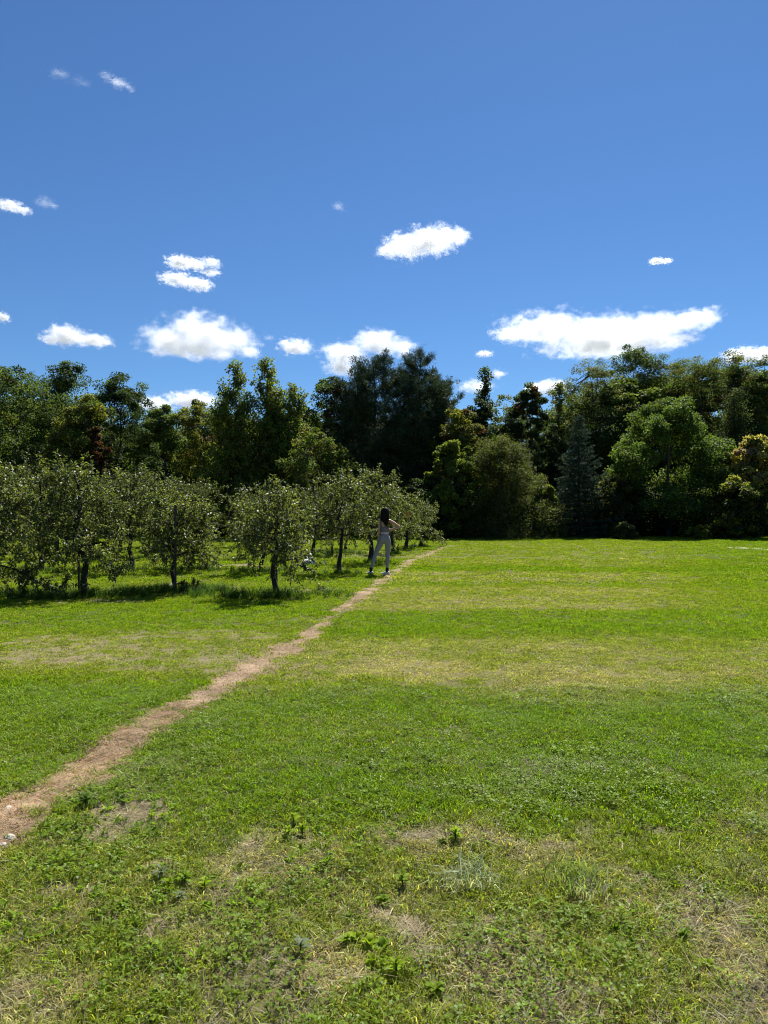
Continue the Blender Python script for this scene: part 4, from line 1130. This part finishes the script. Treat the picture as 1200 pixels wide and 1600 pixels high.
V_, F_ = loft(secs, 28, groove=.16, rg_=hr)
hair = link('hair', mesh('hair', V_, F_, M_HAIR, smooth=True), woman)
lk = []
for i in range(16):
    x0 = .07 + (hr.random() - .5) * .19; e_ = 1.17 + .2 * hr.random() + (0.12 if x0 < .03 else 0)
    lk.append((np.array([[x0, -.095, 1.52], [x0 + .005, -.112, 1.40], [x0 * .75 + .028, -.115, (1.40 + e_) / 2], [x0 * .65 + .04 + hr.normal() * .01, -.105, e_]]), np.array([.012, .014, .011, .002])))
V_, Q_ = tubes(lk, 5)
link('lock', mesh('lock', V_, [Q_], M_HAIR, smooth=True), hair)
def hand(palm0, palm1, spread, curl, thumb):
    p0, p1 = np.array(palm0), np.array(palm1); sp = np.array(spread); cu = np.array(curl)
    ax = unit(p1 - p0)
    ps = [(np.stack([p0 - ax * .01, p0 + ax * .03, p1]), np.array([.024, .034, .030]))]
    for i, l_ in enumerate((.066, .076, .070, .054)):
        b_ = p1 + sp * (i - 1.5) * .019 - ax * .008
        ps.append((np.stack([b_, b_ + ax * l_ * .45 + cu * .006, b_ + ax * l_ * .75 + cu * .018, b_ + ax * l_ * .9 + cu * .035]), np.array([.0095, .009, .0082, .006])))
    tb = p0 + ax * .02 + sp * thumb * .024
    ps.append((np.stack([tb, tb + sp * thumb * .022 + ax * .02, tb + sp * thumb * .03 + ax * .048 + cu * .01]), np.array([.012, .0105, .007])))
    V_, Q_ = tubes(ps, 8)
    return link('hand', mesh('hand', V_, [Q_], M_SKIN, smooth=True), woman)
hand((-.1, .018, .895), (-.108, .03, .825), (.25, 1, 0), (1, 0, 0), 1)
hand((.215, -.022, 1.135), (.165, .06, 1.115), (0, .1, 1), (-.8, .3, -.2), 1)
def shoe(ax_, ay_, az):
    secs_ = [(-.07, .022, .05), (-.055, .034, .068), (-.01, .037, .075), (.05, .038, .064), (.10, .044, .048), (.15, .042, .038), (.185, .026, .026)]
    V_, off_, Q_ = [], 0, []
    n_ = 12; an = np.linspace(0, 2 * PI, n_, endpoint=False)
    for (l_, hw_, hh_) in secs_:
        pz = np.maximum(.008, hh_ * .5 + np.sin(an) * hh_ * .55)
        V_.append(np.stack([np.full(n_, l_), np.cos(an) * hw_, pz], -1))
    V_ = np.concatenate(V_); k_ = len(secs_)
    i_ = np.arange(k_ - 1)[:, None] * n_; j_ = np.arange(n_)[None]; j2_ = (j_ + 1) % n_
    Q_ = np.stack([i_ + j_, i_ + n_ + j_, i_ + n_ + j2_, i_ + j2_], -1).reshape(-1, 4)
    V_ = np.concatenate([V_, [[-.075, 0, .03], [.19, 0, .018]]])
    tr_ = np.concatenate([np.stack([np.full(n_, k_ * n_), j_[0], j2_[0]], -1), np.stack([np.full(n_, k_ * n_ + 1), (k_ - 1) * n_ + j2_[0], (k_ - 1) * n_ + j_[0]], -1)])
    sh = link('shoe', mesh('shoe', V_, [Q_, tr_], M_SHOE, smooth=True), woman)
    sh.location = (ax_, ay_, .0); sh.rotation_euler = (0, 0, az)
    V2, F2 = [], []
    o2 = np.array([[-.078, 0], [-.05, .042], [.02, .042], [.09, .052], [.15, .047], [.195, .015], [.195, -.015], [.15, -.047], [.09, -.05], [.02, -.042], [-.05, -.042]])
    m_ = len(o2); V2 = np.concatenate([np.c_[o2, np.full(m_, -.012)], np.c_[o2, np.full(m_, .014)]])
    jj = np.arange(m_); F2 = np.stack([jj, (jj + 1) % m_, (jj + 1) % m_ + m_, jj + m_], -1)
    V2 = np.concatenate([V2, [[.05, 0, .014]]]); t2 = np.stack([np.full(m_, 2 * m_), jj + m_, (jj + 1) % m_ + m_], -1)
    link('sole', mesh('sole', V2, [F2, t2], M_SOLE), sh)
    return sh
shoe(-.285, .0, R(140)); shoe(.128, -.01, R(150))
for (ax_, ay_) in ((-.287, 0), (.128, -.01)):
    V_, Q_ = tubes([(np.array([[ax_, ay_, .045], [ax_, ay_, .09], [ax_ + .004, ay_, .145], [ax_ + .005, ay_, .165]]), np.array([.042, .041, .041, .039]))], 12)
    link('sock', mesh('sock', V_, [Q_], M_SOCK, smooth=True), woman)
wd = 18.3
woman.location = ((597 - 600) / F * wd, wd, hz(-.05, wd) + .012)

# ------------------------------------------------------------------ things lying about
def on_ground(o, px, py, rz=0.0, s=1.0, lift=0.0):
    x, y = W(px, py); o.location = (x, y, hz(x, y) + lift); o.rotation_euler = (0, 0, rz); o.scale = (s, s, s); return o

def lump(seed, sx, sy, sz, rough=0.35, sub=2, mat=None, name='stone', flat_bottom=True):
    bm = bmesh.new(); bmesh.ops.create_icosphere(bm, subdivisions=sub, radius=1)
    rg_ = np.random.default_rng(seed)
    k_ = rg_.normal(size=(6, 3))
    for v in bm.verts:
        f = 1 + rough * sum(math.sin(float(k_[i] @ np.array(v.co)) * 2.2 + i) for i in range(6)) / 6
        v.co = Vector((v.co.x * sx * f, v.co.y * sy * f, max(v.co.z, -.45) * sz * f))
    for f in bm.faces: f.smooth = sub > 2
    me = bpy.data.meshes.new(name); bm.to_mesh(me); bm.free()
    me.materials.append(mat); return me
M_STONE = simple_mat('pale_stone', (0.42, 0.38, 0.31), 0.9, 0.15, var=0.2, scale=30, bump=0.5)
M_PINK = simple_mat('pinkish_stone', (0.42, 0.30, 0.25), 0.9, 0.15, var=0.25, scale=40, bump=0.5)
for (px, py, sx, sy, sz, sd, m_, lab) in (
        (12, 1262, .028, .02, .016, 1, M_STONE, 'pale stone at the left edge of the photo on the footpath, upper of two'),
        (15, 1309, .042, .022, .022, 2, M_STONE, 'larger pale wedge-shaped stone at the left end of the footpath'),
        (4, 1318, .024, .016, .014, 3, M_STONE, 'small pale chip lying just below the wedge-shaped stone'),
        (236, 1433, .014, .010, .008, 4, M_STONE, 'tiny white stone on the worn soil among the near weeds'),
        (733, 1337, .022, .013, .012, 5, M_PINK, 'pinkish stone on the dry patch in the near lawn'),
        (267, 918, .10, .08, .09, 6, M_STONE, 'whitish stone at the foot of the curved apple trunk'),
        (648, 853.5, .13, .10, .09, 7, M_STONE, 'small pale stone lying beyond the last apple trunks')):
    o = link('stone', lump(sd, sx, sy, sz, mat=m_)); on_ground(o, px, py, sd * 1.3, 1.0, sz * .2)
    tag(o, lab, 'stone')

# white bag with a dark open top by the trunk
M_CLOTH = simple_mat('white_cloth', (0.72, 0.71, 0.70), 0.85, 0.15, var=0.1, scale=12)
M_BLACK = simple_mat('black_cloth', (0.018, 0.018, 0.02), 0.8, 0.2, var=0.3)
M_GREY = simple_mat('grey_webbing', (0.48, 0.47, 0.47), 0.85, 0.15, var=0.15)
bag = empty('bag')
link('white_pouch', lump(21, .19, .13, .13, .28, 3, M_CLOTH, 'white_pouch'), bag, (-.05, -.03, .045))
link('black_pouch', lump(22, .12, .12, .19, .2, 3, M_BLACK, 'black_pouch'), bag, (.03, .1, .085))
an = np.linspace(-.5, 2.6, 12)
V_, Q_ = tubes([(np.stack([.06 + .12 * np.cos(an), np.full(12, .02) - .03 * np.sin(an), .06 + .15 * np.sin(an)], -1), np.full(12, .026))], 6)
link('strap', mesh('strap', V_, [Q_], M_GREY, smooth=True), bag)
on_ground(bag, 483, 883.5, 0, 1, 0.0)
tag(bag, 'white bag with black back and grey strap lying on the grass among the apple trees', 'bag')

# small white tag on a thin cord under the branches
tg = empty('white_tag')
V_, Q_ = tubes([(np.array([[0, 0, .55], [.005, 0, .3], [0, 0, .12]]), np.full(3, .004))], 5)
link('cord', mesh('cord', V_, [Q_], M_GREY), tg)
bm = bmesh.new(); bmesh.ops.create_cube(bm, size=1)
for v in bm.verts: v.co = Vector((v.co.x * .05, v.co.y * .012, v.co.z * .13))
bmesh.ops.rotate(bm, verts=bm.verts, cent=(0, 0, 0), matrix=Matrix.Rotation(-.6, 3, 'Y'))
bmesh.ops.bevel(bm, geom=bm.edges[:], offset=.004, segments=1, affect='EDGES')
me = bpy.data.meshes.new('plate'); bm.to_mesh(me); bm.free(); me.materials.append(M_WHITE)
link('plate', me, tg, (.02, 0, .06))
on_ground(tg, 507, 883.5)
tag(tg, 'small white slip on a thin cord right of the white bag', 'tag')

# orange ribbon
M_RIB = simple_mat('orange_ribbon', (0.75, 0.22, 0.03), 0.6, 0.3, var=0.1)
k_ = 7; tz = np.linspace(0, 1, k_)
Vr = np.concatenate([np.stack([.028 * sg + .015 * np.sin(tz * 5), -.006 + .02 * np.cos(tz * 4) + dy, -tz * .24], -1) for sg in (-1, 1) for dy in (0, .003)])
Fr = []
for i in range(k_ - 1):
    a_, b_, c_, d_ = i, i + k_, i + 2 * k_, i + 3 * k_
    Fr += [(a_, c_, c_ + 1, a_ + 1), (b_, b_ + 1, d_ + 1, d_), (a_, a_ + 1, b_ + 1, b_), (c_, d_, d_ + 1, c_ + 1)]
rb = link('ribbon', mesh('ribbon', Vr, [np.array(Fr)], M_RIB))
dR = 25.3
rb.location = ((637 - 600) / F * dR, dR, CAM_H + (800 - 799.5) / F * dR)
tag(rb, 'orange ribbon hanging in the leaves of an apple tree near the end of the row', 'ribbon')

# ------------------------------------------------------------------ single weeds, each leaf a part
def leaf_mesh(name, L, Wd, bend, col, lobed=False, tipw=0.0, rg_=None):
    t_ = np.linspace(0, 1, 6)
    w_ = np.sin(np.clip(t_ * 0.93 + 0.07, 0, 1) * PI) ** 0.8 * Wd * 0.5 * (0.75 + 0.5 * t_ if lobed else 1) + 0.0008
    if lobed: w_ = w_ * np.array([.5, .8, 1.15, .85, 1.2, .3])
    z_ = bend[0] * L * t_ - bend[1] * L * t_ ** 2
    x_ = L * t_ * (1 - 0.15 * t_)
    V_ = np.concatenate([np.stack([x_, w_, z_ + .18 * w_], -1), np.stack([x_, 0 * w_, z_], -1), np.stack([x_, -w_, z_ + .18 * w_], -1)])
    i_ = np.arange(5)
    q_ = np.concatenate([np.stack([i_, i_ + 6, i_ + 7, i_ + 1], -1), np.stack([i_ + 6, i_ + 12, i_ + 13, i_ + 7], -1)])
    c_ = np.array(col)[None] * np.ones((18, 1))
    return mesh(name, V_, [q_], M_WEED, cols=c_, smooth=True)
BRI = (0.24, 0.34, 0.010); LGR = (0.17, 0.26, 0.016); DGR = (0.075, 0.135, 0.016); SIL = (0.17, 0.21, 0.12)
def variants(nm, L, Wd, bends, col, lobed=False):
    return [leaf_mesh('leaf', L * f, Wd * f, b_, tuple(c * g for c in col), lobed) for f, b_, g in zip((1, .8, 1.15), bends, (1, .85, 1.1))]
LV = {('broad', c): variants('leaf', .055, .024, ((.9, .7), (1.3, .8), (.7, .8)), cc, True) for c, cc in (('bri', BRI), ('lgr', LGR), ('dgr', DGR))}
LV.update({('narrow', c): variants('leaf', .036, .011, ((.5, .4), (.75, .5), (.3, .45)), cc) for c, cc in (('bri', BRI), ('lgr', LGR), ('dgr', DGR), ('sil', SIL))})
wr = random.Random(31)
def weed(kind, px, py, label, n=9, s=1.0, col='lgr', h=0.0, group='weeds in the near lawn', stemcol=None):
    root = empty(kind)
    s *= 1.15 if kind == 'sprouting_weed' else .78
    lib_ = LV[('broad' if kind == 'broadleaf_weed' else 'narrow', col)]
    hh = h * s * .5
    V_, Q_ = tubes([(np.array([[0, 0, -.02], [.002, .001, hh * .5 + .004], [.001, -.002, hh + .008]]), np.array([.003, .0026, .002]))], 5)
    link('stem', mesh('stem', V_, [Q_], M_WEED, cols=np.repeat(np.array([[.10, .15, .02]]), len(V_), 0)), root)
    for i in range(n):
        l_ = link('leaf', wr.choice(lib_), root)
        f_ = i / max(1, n - 1)
        l_.location = (0, 0, hh * (0.25 + 0.75 * f_) + 0.004 if h else wr.uniform(.0, .012))
        l_.rotation_euler = (wr.uniform(-.3, .3), -wr.uniform(-.15, .3) - (.30 * f_ if h else wr.uniform(0, .25)), i * 2.4 + wr.uniform(-.3, .3))
        k2 = wr.uniform(.75, 1.15) * (1 - .25 * f_ if h else 1); l_.scale = (k2, k2, k2)
    on_ground(root, px, py, wr.uniform(0, 6), s)
    return tag(root, label, 'weed', group)
S_, B_ = 'sprouting_weed', 'broadleaf_weed'
weed(S_, 458, 1290, 'tallest bright sprout of the trio near the middle of the lawn foreground', 15, 1.1, 'bri', .075)
weed(S_, 451, 1308, 'bright sprout at the lower left of the trio beside the bare soil', 14, 1.1, 'bri', .05)
weed(S_, 472, 1305, 'bright forked sprout at the right of the trio', 16, 1.15, 'bri', .05)
weed(S_, 236, 1282, 'yellow-green sprout standing right of the sandy bare patch', 13, .95, 'bri', .04)
weed(S_, 254, 1280, 'yellow-green sprout, right-hand neighbour of the one by the sandy patch', 13, .95, 'bri', .04)
weed(B_, 191, 1256, 'dark leafy weed on the upper rim of the sandy bare patch', 13, .8, 'dgr')
weed(S_, 133, 1266, 'dark green spiky weed on the right verge of the footpath', 22, 1.5, 'dgr', .04)
weed(B_, 101, 1268, 'bright leaf pair at the right verge of the footpath', 4, .8, 'bri')
weed(S_, 289, 1385, 'pale green star-shaped weed amid worn grass at lower left', 15, 1.1, 'lgr', .05)
weed(S_, 263, 1390, 'bright star-shaped weed left of the pale one at lower left', 13, 1.0, 'bri', .035)
weed(S_, 252, 1378, 'silvery spiky weed above the bright star-shaped one', 11, 1.2, 'sil', .045)
weed(S_, 320, 1392, 'bright upright weed at the edge of the straw at lower left', 13, 1.0, 'bri', .045)
weed(B_, 322, 1420, 'bushy green weed on the straw right of the star-shaped weeds', 16, .9, 'lgr', .03)
weed(B_, 192, 1420, 'dark-footed leafy clump at lower left, front one of a pair', 20, 1.0, 'lgr', .035)
weed(B_, 182, 1384, 'dark-footed leafy clump at lower left, rear one of a pair', 18, .9, 'lgr', .035)
weed(S_, 280, 1408, 'silver-green star-shaped weed below the pale one', 13, 1.0, 'sil', .03)
weed(S_, 218, 1365, 'lone small sprout over the leafy clump pair', 10, .9, 'lgr', .035)
weed(B_, 537, 1468, 'broad-leaved bright weed, left end of the big leafy patch', 11, 1.05, 'lgr')
weed(B_, 556, 1462, 'broad-leaved bright weed at the back of the big leafy patch', 12, 1.1, 'bri')
weed(B_, 577, 1474, 'broad-leaved bright weed in the centre of the big leafy patch', 13, 1.15, 'bri')
weed(B_, 601, 1480, 'broad-leaved weed at the right of the big leafy patch beside the soil', 11, 1.1, 'lgr')
weed(B_, 583, 1500, 'broad-leaved weed at the front of the big leafy patch', 10, 1.0, 'bri')
weed(B_, 515, 1455, 'small broad-leaved weed just off the left of the big leafy patch', 8, .8, 'lgr')
weed(S_, 619, 1518, 'yellowish upright sprout in front of the bare soil, middle foreground', 11, 1.2, 'bri', .05)
weed(B_, 575, 1532, 'single flat rounded leaves near the bottom of the photo under the leafy patch', 5, .8, 'lgr')
weed(B_, 692, 1325, 'dark leafy weed behind the pinkish stone', 15, .9, 'dgr', .03)
weed(S_, 712, 1322, 'bright feathery weed directly behind the pinkish stone', 18, 1.3, 'bri', .05)
weed(B_, 600, 1408, 'dark-based green weed on the upper rim of the middle bare soil', 18, .95, 'lgr', .03)
weed(S_, 628, 1385, 'tall pale sprout above the dark-based weed', 16, 1.2, 'lgr', .06)
weed(B_, 450, 1396, 'small dark round-leaved weed in the left middle foreground', 9, .8, 'dgr', .03)
weed(S_, 470, 1483, 'grey-green woolly sprout at the left of the middle foreground', 13, 1.2, 'sil', .05)
weed(B_, 680, 1540, 'pale flat-leaved weed near the bottom middle of the photo', 8, 1.0, 'lgr')
weed(B_, 1105, 1505, 'bright yellow-green weed in the lush grass at lower right', 12, 1.0, 'bri', .02)
weed(B_, 905, 1470, 'dark-centred weed in the lush grass right of the middle', 10, .8, 'lgr')
weed(B_, 640, 1140, 'spreading weed in the smooth green lawn beyond the worn ground', 9, 1.0, 'lgr')
weed(B_, 760, 1136, 'pale rosette weed in the smooth green lawn, right one of two', 8, 1.0, 'lgr')
def clump(px, py, label, n, hmin, hmax, w, spread, col, lean=.9):
    rg_ = np.random.default_rng(int(px * 7 + py))
    V_, F_, C_ = blades(rg_, n, hmin, hmax, w, spread, lean, segs=2)
    o = link('grass_clump', mesh('grass_clump', V_, F_, M_WEED, cols=C_ * np.array(col)[None]))
    on_ground(o, px, py); return tag(o, label, 'grass clump', 'coarse grass clumps in the near lawn')
clump(738, 1378, 'blue-grey coarse grass clump on the dry patch beside the pinkish stone', 150, .05, .13, .004, .10, (.34, .39, .24), 1.3)
clump(700, 1385, 'pale bleached coarse grass fringe left of the blue-grey clump', 90, .05, .11, .004, .09, (.40, .42, .24), 1.3)
clump(890, 1378, 'long green coarse grass clump right of the straw patch', 150, .05, .15, .0045, .13, (.22, .30, .06), 1.3)
clump(920, 1390, 'grey coarse grass clump with flattened blades right of the long green one', 90, .05, .13, .004, .09, (.36, .39, .26), 1.3)
clump(230, 1300, 'grey-green mounded grass clump on the sandy bare patch', 200, .03, .07, .003, .10, (.15, .21, .06))
clump(330, 1320, 'dark mounded grass clump between sandy patch and straw', 220, .03, .09, .0035, .14, (.16, .22, .05), 1.2)
clump(1180, 1370, 'bleached coarse grass clump near the right edge', 130, .05, .12, .004, .10, (.28, .28, .15), 1.2)

# thin young shoots among the orchard trunks
def sucker(px, py, topy, label, n, seed, bend=0.1, size=1.0, stems=1, cat='sapling'):
    d = CAM_H * F / (py - 800); H = top_h(topy, d); rg_ = np.random.default_rng(seed)
    T = Tree(seed)
    for k3 in range(stems):
        a_ = rg_.random() * 6.28; tip = np.array([math.cos(a_) * bend * H * (1 + k3), math.sin(a_) * bend * H, H * (1 - .12 * k3)])
        pts_ = curve((0, 0, -.05), tip, rg_, 6, sag=.05, wob=.03)
        T.paths.append((pts_, np.linspace(.009, .003, 6)))
        u3 = .25 + .75 * rg_.random(n); f_ = u3 * 5; q_ = np.minimum(f_.astype(int), 4)
        P_ = pts_[q_] + (pts_[q_ + 1] - pts_[q_]) * (f_ - q_)[:, None]
        A_ = rand_unit(rg_, n) + np.array([0, 0, .1])
        T.add_leaves(leaves(P_, A_, rg_.normal(size=(n, 3)) * .5 + np.array([0, 0, .8]), (.05 + .04 * rg_.random(n)) * size, (.03 + .015 * rg_.random(n)) * size,
                            np.array(AP)[None] * (.7 + .6 * rg_.random((n, 1)))))
    o = T.build('sapling', M_APPLE, M_BARK_APPLE, trunk='stem', crown='leaves')
    on_ground(o, px, py); return tag(o, label, cat)
sucker(455, 923, 882, 'thin leafy shoot right of the forked apple trunk', 26, 401, .08)
sucker(302, 925, 900, 'bushy shoot right of the dark stake by the curved trunk', 60, 402, .22, 1.0, 4)
sucker(327, 924, 905, 'thin bare-stemmed shoot right of the bushy one', 7, 403, .12)
sucker(520, 871, 852, 'pale feathery bush between the slender apple trunk and the next', 90, 404, .3, 1.0, 9, 'bush')
sucker(620, 865, 850, 'thin green shoots at the foot of the apple tree right of the woman', 26, 405, .25, 1.0, 4)
sucker(95, 924, 890, 'low round-leaved shoots left of the thick straight trunk', 60, 406, .35, 1.2, 5)
sucker(25, 930, 884, 'dark trailing shoots under the apple tree at the left edge', 80, 407, .4, 1.2, 6)
